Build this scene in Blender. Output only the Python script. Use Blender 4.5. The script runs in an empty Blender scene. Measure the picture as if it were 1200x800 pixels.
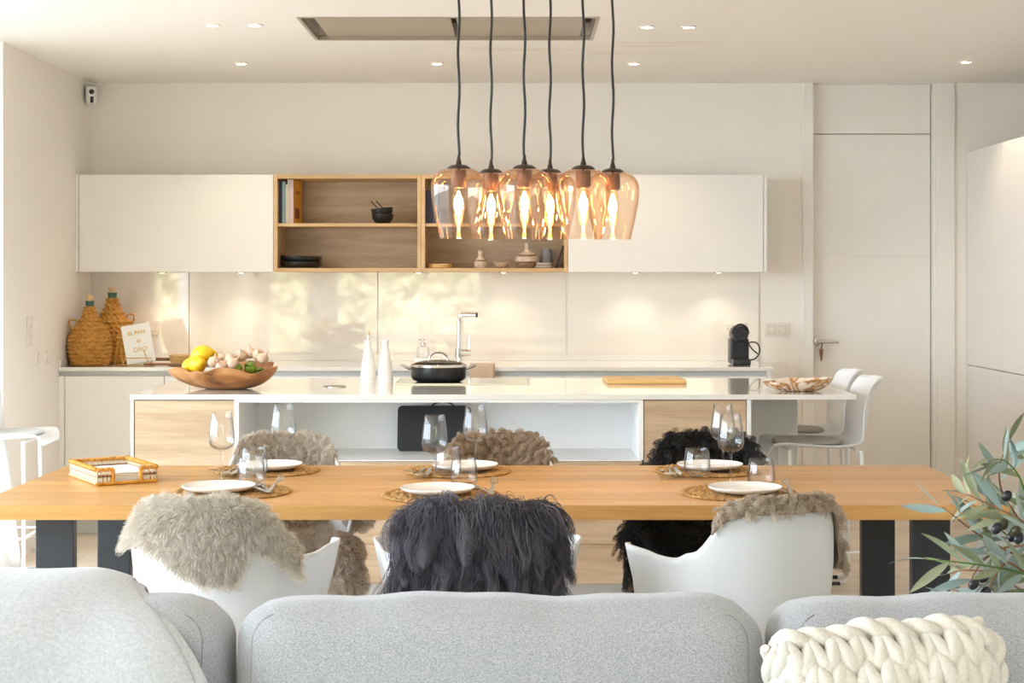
import bpy, bmesh, math, random
import numpy as np
from mathutils import Vector, Matrix
from mathutils.bvhtree import BVHTree

random.seed(7); rng = np.random.default_rng(7)
PI = math.pi
S = bpy.context.scene
COL = S.collection

# ------------------------------------------------------------------ camera
F, CX, CY, CH = 1890.0, 607.0, 327.0, 1.40      # focal length in px, vanishing point, eye height
cam_d = bpy.data.cameras.new('camera'); cam = bpy.data.objects.new('camera', cam_d); COL.objects.link(cam)
cam.location = (0, 0, CH); cam.rotation_euler = (PI/2, 0, 0)
cam_d.sensor_width = 36; cam_d.lens = F/1200*36
cam_d.shift_x = (600-CX)/1200; cam_d.shift_y = (CY-400)/1200
cam_d.clip_start = .05
S.camera = cam

# ------------------------------------------------------------------ world, sun, exposure
W = bpy.data.worlds.new('world'); S.world = W; W.use_nodes = True
bg = W.node_tree.nodes['Background']; bg.inputs[0].default_value = (.74, .87, 1.0, 1); bg.inputs[1].default_value = 9.5
sun_d = bpy.data.lights.new('sun', 'SUN'); sun_d.energy = 20; sun_d.angle = .02; sun_d.color = (1, .96, .90)
sun = bpy.data.objects.new('sun', sun_d); COL.objects.link(sun)
sun.rotation_euler = Vector((-.12, -.62, -.78)).to_track_quat('-Z', 'Y').to_euler()
def portal(loc, rot, sx, sy):
    d = bpy.data.lights.new('window_portal', 'AREA'); d.shape = 'RECTANGLE'; d.size = sx; d.size_y = sy
    d.cycles.is_portal = True
    o = bpy.data.objects.new('window_portal', d); COL.objects.link(o); o.location = loc; o.rotation_euler = rot
portal((-3.72, 4.2, 1.3), (0, -PI/2, 0), 2.4, 6.6)
portal((-2.0, -3.12, 1.3), (PI/2, 0, 0), 3.2, 2.4)
portal((1.4, -3.12, 2.02), (PI/2, 0, 0), 3.4, .95)  # sky light through the added high window
S.view_settings.view_transform = 'Standard'; S.view_settings.look = 'None'
S.view_settings.gamma = 1; S.view_settings.use_curve_mapping = False
S.view_settings.exposure = 0.36
S.cycles.transparent_max_bounces = 32; S.cycles.max_bounces = 10; S.cycles.diffuse_bounces = 6
S.cycles.glossy_bounces = 6; S.cycles.caustics_reflective = False; S.cycles.caustics_refractive = False
S.cycles.sample_clamp_indirect = 6

# ------------------------------------------------------------------ helpers
def px(x, y, Y):                       # a point seen at pixel (x, y) standing at depth Y
    return Vector(((x-CX)*Y/F, Y, CH-(y-CY)*Y/F))
def onz(x, y, z):                      # a point seen at pixel (x, y) lying on the level z
    Y = (CH-z)*F/(y-CY)
    return Vector(((x-CX)*Y/F, Y, z))

def tag(o, label=None, cat=None, group=None, kind=None):
    if label: o['label'] = label
    if cat: o['category'] = cat
    if group: o['group'] = group
    if kind: o['kind'] = kind
    return o
def thing(name, label, cat, loc=(0, 0, 0), rotz=0, group=None):
    o = bpy.data.objects.new(name, None); COL.objects.link(o); o.empty_display_size = .05
    o.location = loc; o.rotation_euler = (0, 0, rotz)
    return tag(o, label, cat, group)
def link(name, me, m, parent=None, loc=None, rot=None):
    o = bpy.data.objects.new(name, me); COL.objects.link(o)
    if m is not None and not me.materials: me.materials.append(m)
    if parent is not None: o.parent = parent
    if loc is not None: o.location = loc
    if rot is not None: o.rotation_euler = rot
    return o
def copy_tree(o, parent=None):
    c = o.copy(); COL.objects.link(c); c.parent = parent
    for ch in list(o.children): copy_tree(ch, c)
    return c

class MB:
    def __init__(s): s.v = []; s.f = []
    def add(s, v, f):
        n = len(s.v); s.v += [tuple(map(float, p)) for p in v]; s.f += [tuple(i+n for i in q) for q in f]; return s
    def box(s, x0, x1, y0, y1, z0, z1):
        return s.add([(x0,y0,z0),(x1,y0,z0),(x1,y1,z0),(x0,y1,z0),(x0,y0,z1),(x1,y0,z1),(x1,y1,z1),(x0,y1,z1)],
                     [(3,2,1,0),(4,5,6,7),(0,1,5,4),(1,2,6,5),(2,3,7,6),(3,0,4,7)])
    def grid(s, P, cu=False, cv=False):
        nu, nv = len(P), len(P[0]); v = [p for r in P for p in r]; f = []
        for i in range(nu if cu else nu-1):
            for j in range(nv if cv else nv-1):
                a, b = i, (i+1) % nu; c, d = j, (j+1) % nv
                f.append((a*nv+c, b*nv+c, b*nv+d, a*nv+d))
        return s.add(v, f)
    def lathe(s, prof, n=32, c=(0, 0, 0)):
        P = [[(c[0]+r*math.cos(2*PI*k/n), c[1]+r*math.sin(2*PI*k/n), c[2]+z) for k in range(n)] for r, z in prof]
        return s.grid(P, False, True)
    def tube(s, pts, r, n=8, closed=False):
        pts = [Vector(p) for p in pts]; m = len(pts)
        rs = r if isinstance(r, (list, tuple)) else [r]*m
        T = []
        for i in range(m):
            a = pts[(i-1) % m] if (closed or i > 0) else pts[i]
            b = pts[(i+1) % m] if (closed or i < m-1) else pts[i]
            t = b-a; T.append(t.normalized() if t.length > 1e-9 else Vector((0, 0, 1)))
        u = T[0].orthogonal().normalized(); R = []
        for i in range(m):
            u = u-T[i]*u.dot(T[i])
            if u.length < 1e-6: u = T[i].orthogonal()
            u.normalize(); w = T[i].cross(u)
            R.append([pts[i]+(u*math.cos(2*PI*k/n)+w*math.sin(2*PI*k/n))*rs[i] for k in range(n)])
        base = len(s.v); s.grid(R, closed, True)
        if not closed:
            s.f.append(tuple(base+k for k in range(n))[::-1]); s.f.append(tuple(base+(m-1)*n+k for k in range(n)))
        return s
    def sphere(s, c, rx, ry=None, rz=None, n=16, m=10):
        ry = ry or rx; rz = rz or rx
        P = [[(c[0]+rx*math.sin(PI*i/m)*math.cos(2*PI*k/n), c[1]+ry*math.sin(PI*i/m)*math.sin(2*PI*k/n), c[2]-rz*math.cos(PI*i/m)) for k in range(n)] for i in range(m+1)]
        return s.grid(P, False, True)
    def mesh(s, name, smooth=True, angle=40, weld=True):
        me = bpy.data.meshes.new(name); me.from_pydata(s.v, [], s.f)
        bm = bmesh.new(); bm.from_mesh(me)
        if weld: bmesh.ops.remove_doubles(bm, verts=bm.verts, dist=1e-6)
        bmesh.ops.recalc_face_normals(bm, faces=bm.faces)
        bm.to_mesh(me); bm.free()
        if smooth:
            me.shade_smooth(); me.set_sharp_from_angle(angle=math.radians(angle))
        return me
    def build(s, name, m, parent=None, world=False, smooth=True, angle=40, weld=True):
        if world and parent is not None:
            l = parent.location; s.v = [(a-l.x, b-l.y, c-l.z) for a, b, c in s.v]
        return link(name, s.mesh(name, smooth, angle, weld), m, parent)
def rmesh(name, x0, x1, y0, y1, z0, z1, bev=.002, seg=2):
    bm = bmesh.new(); bmesh.ops.create_cube(bm, size=1)
    for v in bm.verts: v.co = Vector(((x0+x1)/2+v.co.x*(x1-x0), (y0+y1)/2+v.co.y*(y1-y0), (z0+z1)/2+v.co.z*(z1-z0)))
    if bev: bmesh.ops.bevel(bm, geom=list(bm.edges), offset=bev, segments=seg, profile=.5, affect='EDGES')
    me = bpy.data.meshes.new(name); bm.to_mesh(me); bm.free()
    if seg > 2: me.shade_smooth(); me.set_sharp_from_angle(angle=math.radians(50))
    return me
def rbox(name, x0, x1, y0, y1, z0, z1, m, parent=None, bev=.002, world=False, seg=2):
    if world and parent is not None:
        l = parent.location; x0 -= l.x; x1 -= l.x; y0 -= l.y; y1 -= l.y; z0 -= l.z; z1 -= l.z
    return link(name, rmesh(name, x0, x1, y0, y1, z0, z1, bev, seg), m, parent)
def lettering(txt, size, m, parent, loc, rot, extrude=.0004, offset=0.0):
    cd = bpy.data.curves.new('lettering', 'FONT'); cd.body = txt; cd.size = size; cd.align_x = 'CENTER'; cd.extrude = extrude; cd.offset = offset
    o = bpy.data.objects.new('lettering_curve', cd); COL.objects.link(o); bpy.context.view_layer.update()
    me = bpy.data.meshes.new_from_object(o.evaluated_get(bpy.context.evaluated_depsgraph_get())); me.name = 'lettering'
    bpy.data.objects.remove(o); bpy.data.curves.remove(cd); me.materials.clear()
    return link('lettering', me, m, parent, loc, rot)
def smoothstep(a, b, x):
    t = min(1, max(0, (x-a)/(b-a))); return t*t*(3-2*t)
def spline(keys, x):                   # smooth interpolation through (x, y) keys
    if x <= keys[0][0]: return keys[0][1]
    for (a, ya), (b, yb) in zip(keys, keys[1:]):
        if x <= b: return ya+(yb-ya)*smoothstep(a, b, x)
    return keys[-1][1]
def crom(pts, n=8):                    # Catmull-Rom through points
    pts = [Vector(p) for p in pts]; out = []
    Q = [pts[0]*2-pts[1]]+pts+[pts[-1]*2-pts[-2]]
    for i in range(1, len(Q)-2):
        for k in range(n):
            t = k/n; a, b, c, d = Q[i-1], Q[i], Q[i+1], Q[i+2]
            out.append(.5*((2*b)+(c-a)*t+(2*a-5*b+4*c-d)*t*t+(3*b-a-3*c+d)*t**3))
    out.append(pts[-1]); return out

# ------------------------------------------------------------------ materials
def nm(name):
    m = bpy.data.materials.new(name); m.use_nodes = True
    nt = m.node_tree; return m, nt, nt.nodes['Principled BSDF']
def c4(c): return (c[0], c[1], c[2], 1)
def node(nt, t, **kw):
    n = nt.nodes.new(t)
    for k, v in kw.items(): setattr(n, k, v)
    return n
def mapping(nt, scale=(1, 1, 1), rand=False, coord='Object'):
    tc = node(nt, 'ShaderNodeTexCoord'); mp = node(nt, 'ShaderNodeMapping'); mp.inputs['Scale'].default_value = scale
    nt.links.new(tc.outputs[coord], mp.inputs['Vector'])
    if rand:
        oi = node(nt, 'ShaderNodeObjectInfo'); mu = node(nt, 'ShaderNodeMath', operation='MULTIPLY'); mu.inputs[1].default_value = 37
        nt.links.new(oi.outputs['Random'], mu.inputs[0]); nt.links.new(mu.outputs[0], mp.inputs['Location'])
    return mp
def noise(nt, vec, scale, detail=4, rough=.5, dist=0):
    n = node(nt, 'ShaderNodeTexNoise'); n.inputs['Scale'].default_value = scale; n.inputs['Detail'].default_value = detail
    n.inputs['Roughness'].default_value = rough; n.inputs['Distortion'].default_value = dist
    nt.links.new(vec, n.inputs['Vector']); return n
def ramp(nt, fac, stops):
    r = node(nt, 'ShaderNodeValToRGB'); e = r.color_ramp.elements
    while len(e) < len(stops): e.new(.5)
    for q, (p, c) in zip(e, stops): q.position = p; q.color = c4(c)
    nt.links.new(fac, r.inputs[0]); return r
def bump(nt, b, h, strength, dist):
    n = node(nt, 'ShaderNodeBump'); n.inputs['Strength'].default_value = strength; n.inputs['Distance'].default_value = dist
    nt.links.new(h, n.inputs['Height']); nt.links.new(n.outputs[0], b.inputs['Normal'])
def plain(name, col, rough=.5, metal=0, var=.04, scale=8, bmp=0, bscale=200, coat=0, spec=.5, ior=1.45, sheen=0):
    m, nt, b = nm(name)
    b.inputs['Roughness'].default_value = rough; b.inputs['Metallic'].default_value = metal
    b.inputs['Specular IOR Level'].default_value = spec; b.inputs['IOR'].default_value = ior
    b.inputs['Coat Weight'].default_value = coat; b.inputs['Coat Roughness'].default_value = .03; b.inputs['Sheen Weight'].default_value = sheen
    mp = mapping(nt); n = noise(nt, mp.outputs[0], scale, 5)
    r = ramp(nt, n.outputs['Fac'], [(.3, [x*(1-var) for x in col]), (.7, [min(1, x*(1+var)) for x in col])])
    nt.links.new(r.outputs[0], b.inputs['Base Color'])
    if bmp:
        n2 = noise(nt, mp.outputs[0], bscale, 3); bump(nt, b, n2.outputs['Fac'], bmp, .002)
    return m
def wood(name, ca, cb, cc, grain=(1.2, 14, 14), rough=.45, fine=.35, bmp=.15, spec=.4, tint=.0):
    m, nt, b = nm(name); b.inputs['Roughness'].default_value = rough; b.inputs['Specular IOR Level'].default_value = spec
    mp = mapping(nt, grain, True)
    n1 = noise(nt, mp.outputs[0], 1.0, 6, .6, .6)
    r = ramp(nt, n1.outputs['Fac'], [(.28, ca), (.5, cb), (.72, cc)])
    mp2 = mapping(nt, (grain[0]*6, grain[1]*9, grain[2]*9), True); n2 = noise(nt, mp2.outputs[0], 1.0, 4, .7)
    mx = node(nt, 'ShaderNodeMix', data_type='RGBA', blend_type='MULTIPLY'); mx.inputs[0].default_value = fine
    r2 = ramp(nt, n2.outputs['Fac'], [(.35, (.55, .55, .55)), (.6, (1, 1, 1))])
    nt.links.new(r.outputs[0], mx.inputs[6]); nt.links.new(r2.outputs[0], mx.inputs[7])
    out = mx.outputs[2]
    if tint:
        oi = node(nt, 'ShaderNodeObjectInfo'); hv = node(nt, 'ShaderNodeHueSaturation')
        mr = node(nt, 'ShaderNodeMapRange'); mr.inputs[3].default_value = 1-tint; mr.inputs[4].default_value = 1+tint
        nt.links.new(oi.outputs['Random'], mr.inputs[0]); nt.links.new(mr.outputs[0], hv.inputs['Value'])
        nt.links.new(out, hv.inputs['Color']); out = hv.outputs[0]
    nt.links.new(out, b.inputs['Base Color'])
    bump(nt, b, n2.outputs['Fac'], bmp, .001)
    return m
def fabric(name, ca, cb, scale=700, rough=.9, bmp=.5):
    m, nt, b = nm(name); b.inputs['Roughness'].default_value = rough; b.inputs['Specular IOR Level'].default_value = .2
    b.inputs['Sheen Weight'].default_value = .25
    mp = mapping(nt, (1, 1, .55)); n = noise(nt, mp.outputs[0], scale, 2); n3 = noise(nt, mapping(nt, (.5, 1, 1)).outputs[0], scale*.8, 2)
    ad = node(nt, 'ShaderNodeMath', operation='ADD'); nt.links.new(n.outputs['Fac'], ad.inputs[0]); nt.links.new(n3.outputs['Fac'], ad.inputs[1])
    ha = node(nt, 'ShaderNodeMath', operation='MULTIPLY'); ha.inputs[1].default_value = .5; nt.links.new(ad.outputs[0], ha.inputs[0])
    r = ramp(nt, ha.outputs[0], [(.38, ca), (.62, cb)]); nt.links.new(r.outputs[0], b.inputs['Base Color'])
    bump(nt, b, ha.outputs[0], bmp, .002); return m
def emit(name, col, st):
    m, nt, b = nm(name); b.inputs['Emission Color'].default_value = c4(col); b.inputs['Emission Strength'].default_value = st
    b.inputs['Base Color'].default_value = c4(col); return m
def thin_glass(name, tint, edge, gl=1.0, ior=1.5, epow=3.0):
    m = bpy.data.materials.new(name); m.use_nodes = True; nt = m.node_tree; nt.nodes.clear()
    out = node(nt, 'ShaderNodeOutputMaterial'); tr = node(nt, 'ShaderNodeBsdfTransparent'); g = node(nt, 'ShaderNodeBsdfGlossy')
    g.inputs['Roughness'].default_value = .02; g.inputs['Color'].default_value = c4((gl, gl, gl))
    lw = node(nt, 'ShaderNodeLayerWeight'); lw.inputs[0].default_value = .5     # facing = 1 - cos, the same from both sides
    pw = node(nt, 'ShaderNodeMath', operation='POWER'); pw.inputs[1].default_value = epow
    nt.links.new(lw.outputs['Facing'], pw.inputs[0])
    r = ramp(nt, pw.outputs[0], [(0, tint), (.8, edge)]); nt.links.new(r.outputs[0], tr.inputs[0])
    p5 = node(nt, 'ShaderNodeMath', operation='POWER'); p5.inputs[1].default_value = 5.0; nt.links.new(lw.outputs['Facing'], p5.inputs[0])
    f0 = ((ior-1)/(ior+1))**2
    fr = node(nt, 'ShaderNodeMath', operation='MULTIPLY_ADD'); fr.inputs[1].default_value = (1-f0)*.85; fr.inputs[2].default_value = f0; nt.links.new(p5.outputs[0], fr.inputs[0])
    mx = node(nt, 'ShaderNodeMixShader'); nt.links.new(fr.outputs[0], mx.inputs[0]); nt.links.new(tr.outputs[0], mx.inputs[1]); nt.links.new(g.outputs[0], mx.inputs[2])
    nt.links.new(mx.outputs[0], out.inputs[0]); return m
def hairmat(name, cols, rough=.6):
    m, nt, b = nm(name); b.inputs['Roughness'].default_value = rough; b.inputs['Specular IOR Level'].default_value = .25
    hi = node(nt, 'ShaderNodeAttribute', attribute_name='tone'); r = ramp(nt, hi.outputs['Fac'], [(i/(len(cols)-1), c) for i, c in enumerate(cols)])
    nt.links.new(r.outputs[0], b.inputs['Base Color']); return m

M = {}
M['wall'] = plain('wall_paint', (.86, .825, .775), .75, var=.012, scale=3, bmp=.05, bscale=300)
M['ceil'] = plain('ceiling_paint', (.82, .80, .77), .8, var=.012, scale=2)
M['white_gloss'] = plain('white_satin_laminate', (.82, .80, .77), .35, var=.008, spec=.4)
M['white_cab'] = plain('white_cabinet_laminate', (.83, .80, .76), .42, var=.01, spec=.35)
M['island_white'] = plain('island_white_laminate', (.84, .835, .825), .4, var=.008, spec=.35)
M['quartz'] = plain('white_quartz_worktop', (.76, .735, .70), .09, var=.01, scale=60, coat=.5, spec=.6)
M['splash'] = plain('back_painted_glass', (.78, .745, .69), .035, var=.004, spec=.9, coat=.8, ior=1.55)
M['groove'] = plain('grey_channel', (.60, .61, .60), .5)
M['plinth'] = plain('brushed_plinth', (.72, .71, .69), .38, metal=.35, var=.03)
M['joint'] = plain('dark_gap', (.10, .09, .085), .9)
M['oak'] = wood('sonoma_oak_veneer', (.42, .29, .18), (.56, .41, .27), (.67, .52, .37), (1.3, 16, 16), .5, .3, .12)
M['oak_edge'] = wood('oak_shelf_edge', (.58, .36, .17), (.66, .44, .23), (.72, .51, .29), (1.0, 9, 9), .5, .2)
M['table'] = wood('honey_oak_table', (.50, .25, .07), (.61, .325, .105), (.70, .41, .155), (1.0, 16, 16), .33, .28, .06, spec=.45, tint=.13)
M['floor'] = wood('wood_look_tile', (.60, .50, .39), (.70, .60, .48), (.77, .68, .56), (1.2, 9, 9), .28, .15, .04, spec=.5, tint=.06)
M['black_steel'] = plain('charcoal_powder_coated_steel', (.028, .032, .037), .42, var=.05, bmp=.04, bscale=900)
M['shell'] = plain('white_polypropylene', (.75, .765, .785), .38, var=.006, spec=.4)
M['white_metal'] = plain('white_lacquered_steel', (.82, .82, .81), .35, var=.01)
M['black_plastic'] = plain('black_plastic', (.018, .018, .019), .35, var=.1)
M['black_matte'] = plain('black_slate', (.022, .023, .026), .6, var=.12, scale=30)
M['black_ceramic'] = plain('black_stoneware', (.02, .018, .017), .3, var=.1)
M['chrome'] = plain('chrome', (.78, .77, .75), .1, metal=1, var=.01)
M['steel'] = plain('brushed_steel', (.62, .60, .57), .25, metal=1, var=.02)
M['porcelain'] = plain('white_porcelain', (.85, .845, .83), .12, var=.006, spec=.6)
M['sofa'] = fabric('light_grey_woven_upholstery', (.31, .32, .35), (.58, .59, .62))
M['throw'] = fabric('pale_grey_felted_wool', (.50, .51, .535), (.62, .63, .655), 260, .95, .4)
M['seam'] = plain('grey_seam_thread', (.33, .32, .33), .9)
M['knit'] = fabric('cream_merino_roving', (.70, .65, .575), (.80, .755, .685), 420, .95, .3)
M['wicker'] = wood('golden_esparto_braid', (.36, .15, .02), (.56, .27, .05), (.70, .39, .10), (22, 22, 60), .75, .5, .5)
M['rope'] = wood('seagrass_rope', (.25, .12, .035), (.46, .26, .09), (.64, .41, .17), (40, 40, 40), .8, .5, .5)
M['rattan'] = wood('amber_rattan', (.52, .22, .025), (.68, .33, .05), (.80, .44, .09), (30, 30, 30), .4, .3, .2)
M['rattan_pale'] = plain('cream_cane', (.80, .68, .50), .5, var=.06)
M['cork'] = plain('cork', (.60, .42, .23), .85, var=.2, scale=120)
M['bottle_green'] = plain('green_bottle_glass', (.035, .11, .08), .12, var=.05)
M['gold'] = plain('gold_wire', (.72, .46, .13), .25, metal=1, var=.03)
M['gold_print'] = plain('gold_print', (.74, .48, .16), .45, metal=.3)
M['paper'] = plain('white_paper', (.86, .85, .82), .7, var=.01)
M['bamboo'] = wood('bamboo_board', (.62, .36, .12), (.70, .43, .16), (.76, .50, .22), (1.0, 30, 30), .45, .2, .05)
M['teak'] = wood('teak_root', (.09, .032, .010), (.36, .15, .043), (.58, .30, .12), (7, 14, 14), .4, .4, .4)
M['walnut'] = wood('walnut_handle', (.17, .07, .03), (.26, .12, .055), (.33, .17, .085), (3, 20, 20), .45, .3)
M['lemon'] = plain('lemon_peel', (.83, .55, .02), .38, var=.06, bmp=.4, bscale=180)
M['lime'] = plain('lime_peel', (.16, .26, .02), .35, var=.15, bmp=.3, bscale=180)
M['garlic'] = plain('garlic_skin', (.62, .44, .31), .5, var=.12, scale=40)
M['leaf_green'] = plain('green_leaf', (.10, .19, .03), .5, var=.2)
M['ceramic_sand'] = plain('sand_stoneware', (.60, .46, .34), .7, var=.14, scale=60, bmp=.3, bscale=120)
M['ceramic_brown'] = plain('brown_stoneware', (.26, .15, .08), .55, var=.15, scale=40)
M['ceramic_grey'] = plain('grey_stoneware', (.30, .28, .27), .6, var=.15, scale=60)
M['pad'] = fabric('taupe_felt_pad', (.33, .30, .27), (.44, .40, .36), 500)
M['pad_grey'] = fabric('cool_grey_felt_pad', (.47, .49, .49), (.58, .60, .60), 500)
M['plate_plastic'] = plain('ivory_switch_plastic', (.78, .73, .67), .4, var=.01)
M['switch_line'] = plain('switch_shadow_gap', (.50, .43, .37), .7)
M['camera_white'] = plain('camera_housing', (.70, .69, .68), .4)
M['curtain'] = plain('sheer_white_curtain', (.80, .81, .82), .9, var=.03)
M['bulb_glass'] = thin_glass('clear_amber_bulb', (1, .93, .8), (1, .70, .32))
M['amber'] = thin_glass('amber_lampshade_glass', (.985, .925, .86), (.86, .60, .36), 1.0, 1.5)
M['clear'] = thin_glass('clear_glass', (.985, .985, .985), (.42, .44, .45), 1.0, 1.5, 2.8)
M['filament'] = emit('glowing_filament', (1, .74, .36), 45)
M['bronze'] = plain('dark_bronze', (.045, .03, .022), .4, metal=.4, var=.05)
M['copper'] = plain('copper_socket', (.15, .075, .05), .35, metal=.7, var=.04)
M['downlight'] = emit('downlight_lens', (1, .80, .55), 26)
M['hood'] = plain('smoked_hood_panel', (.38, .32, .245), .3, var=.02)
M['towel'] = fabric('tan_tea_towel', (.50, .36, .25), (.60, .44, .32), 300)
M['stem_glass_pane'] = thin_glass('window_glass', (.98, .99, .99), (.8, .85, .85))

def agate():
    m, nt, b = nm('banded_petrified_wood'); b.inputs['Roughness'].default_value = .18; b.inputs['Specular IOR Level'].default_value = .6
    mp = mapping(nt, (7, 7, 9)); n = noise(nt, mp.outputs[0], 1.0, 3, .5, 2.2)
    r = ramp(nt, n.outputs['Fac'], [(.30, (.82, .74, .64)), (.44, (.78, .66, .53)), (.50, (.36, .15, .035)), (.56, (.62, .38, .17)), (.66, (.80, .68, .54))])
    nt.links.new(r.outputs[0], b.inputs['Base Color']); return m
M['agate'] = agate()

# ------------------------------------------------------------------ the room
XL, XR, YB, CEIL = -2.51, 3.26, 9.5, 2.556
LX = -3.6                                            # window wall of the living room
def struct(o): o['kind'] = 'structure'; return o
fl = struct(rbox('floor', -4.2, 3.6, -3.4, 9.7, -.20, -.006, M['floor'], bev=0))
tile_me = [rmesh('tile', 0, w, 0, .1985, -.008, 0, .0012, 1) for w in (1.198, .598, .398)]
for me in tile_me: me.materials.append(M['floor'])
y = 4.0; row = 0
while y < 9.2:
    x = -3.4+(row % 3)*.4-.8
    while x < 3.2:
        if x+1.2 > -3.1:
            o = link('tile', tile_me[0], None, fl, (x, y, 0))
        x += 1.2
    y += .2; row += 1
def ceiling_mat():
    m, nt, b = nm('ceiling_paint_stained'); b.inputs['Roughness'].default_value = .85
    mp = mapping(nt, (1.4, 5, 1)); n = noise(nt, mp.outputs[0], 1.2, 6, .65, .5)
    # an old water stain round the hood: noise limited to its own patch of the ceiling
    tc = node(nt, 'ShaderNodeTexCoord'); mp2 = node(nt, 'ShaderNodeMapping'); mp2.inputs['Location'].default_value = (-.35/.95, -8.0/.45, 0); mp2.inputs['Scale'].default_value = (1/.95, 1/.45, 0)
    nt.links.new(tc.outputs['Object'], mp2.inputs['Vector'])
    ln = node(nt, 'ShaderNodeVectorMath', operation='LENGTH'); nt.links.new(mp2.outputs[0], ln.inputs[0])
    mr = node(nt, 'ShaderNodeMapRange'); mr.inputs[1].default_value = .5; mr.inputs[2].default_value = 1; mr.inputs[3].default_value = 1; mr.inputs[4].default_value = 0
    nt.links.new(ln.outputs['Value'], mr.inputs[0])
    r = ramp(nt, n.outputs['Fac'], [(.50, (0, 0, 0)), (.60, (1, 1, 1))])
    mu = node(nt, 'ShaderNodeMath', operation='MULTIPLY'); nt.links.new(r.outputs[0], mu.inputs[0]); nt.links.new(mr.outputs[0], mu.inputs[1])
    m2 = node(nt, 'ShaderNodeMath', operation='MULTIPLY'); m2.inputs[1].default_value = .85; nt.links.new(mu.outputs[0], m2.inputs[0])
    mx = node(nt, 'ShaderNodeMix', data_type='RGBA'); nt.links.new(m2.outputs[0], mx.inputs[0])
    mx.inputs[6].default_value = (.88, .855, .82, 1); mx.inputs[7].default_value = (.80, .72, .62, 1)
    nt.links.new(mx.outputs[2], b.inputs['Base Color']); return m
HX0, HX1, HY0, HY1 = -.968, .352, 7.12, 7.78         # hood opening in the ceiling
mb = MB()
mb.box(-4.2, HX0, -3.4, 9.9, CEIL, CEIL+.25); mb.box(HX1, 3.6, -3.4, 9.9, CEIL, CEIL+.25)
mb.box(HX0, HX1, -3.4, HY0, CEIL, CEIL+.25); mb.box(HX0, HX1, HY1, 9.9, CEIL, CEIL+.25)
mb.box(HX0, HX1, HY0, HY1, CEIL+.12, CEIL+.25)
struct(mb.build('ceiling', ceiling_mat(), smooth=False))
DX0, DX1 = 1.739, 2.448                              # door leaf
mb = MB(); mb.box(-3.8, DX0-.02, YB, YB+.2, 0, CEIL); mb.box(DX1+.02, 3.6, YB, YB+.2, 0, CEIL)
mb.box(DX0-.02, DX1+.02, YB+.13, YB+.2, 0, CEIL)
struct(mb.build('wall_back', M['wall'], smooth=False))
struct(MB().box(-3.8, XL, 7.86, YB, 0, CEIL).build('wall_left', M['wall'], smooth=False))
mb = MB(); mb.box(LX-.2, LX, -3.0, .9, 0, CEIL); mb.box(LX-.2, LX, 7.5, 7.86, 0, CEIL); mb.box(LX-.2, LX, .9, 7.5, 2.5, CEIL)
struct(mb.build('wall_window_side', M['wall'], smooth=False))
struct(MB().box(XR, XR+.2, -3.2, YB, 0, CEIL).build('wall_right', M['wall'], smooth=False))
mb = MB(); mb.box(-4.0, -3.45, -3.2, -3.0, 0, CEIL); mb.box(-.47, XR+.2, -3.2, -3.0, 0, 1.55); mb.box(-.47, -.25, -3.2, -3.0, 1.55, CEIL); mb.box(3.1, XR+.2, -3.2, -3.0, 1.55, CEIL); mb.box(-.25, 3.1, -3.2, -3.0, 2.5, CEIL); mb.box(-3.45, -.47, -3.2, -3.0, 2.5, CEIL)  # high opening on the right is cut for the added window
struct(mb.build('wall_behind', M['wall'], smooth=False))
# window frames: sliding doors left and behind, plus an added high window for frontal light
w1 = struct(thing('window_1', None, None, (LX-.1, 3.1, 0)))
for y0 in (.9, 3.1, 5.3, 7.42):
    rbox('window_frame', LX-.14, LX-.06, y0, y0+.08, 0, 2.5, M['white_metal'], w1, .004, True)
for z0 in (0, 2.42): rbox('window_frame', LX-.14, LX-.06, .9, 7.5, z0, z0+.08, M['white_metal'], w1, .004, True)
w2 = struct(thing('window_2', None, None, (-2, -3.1, 0)))
for x0, x1 in ((-3.45, -3.38), (-2.87, -2.46), (-.54, -.47)):
    rbox('window_frame', x0, x1, -3.14, -3.06, 0, 2.5, M['white_metal'], w2, .004, True)
for z0 in (0, 2.42): rbox('window_frame', -3.45, -.47, -3.14, -3.06, z0, z0+.08, M['white_metal'], w2, .004, True)
w3 = struct(thing('added_window', None, None, (1.4, -3.1, 1.55)))  # invented high window, lets daylight onto sofa and chairs from the front
for x0 in (-.25, .86, 1.95, 3.04): rbox('window_frame', x0, x0+.06, -3.14, -3.06, 1.55, 2.5, M['white_metal'], w3, .004, True)
for z0 in (1.55, 2.44): rbox('window_frame', -.25, 3.1, -3.14, -3.06, z0, z0+.06, M['white_metal'], w3, .004, True)
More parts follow.
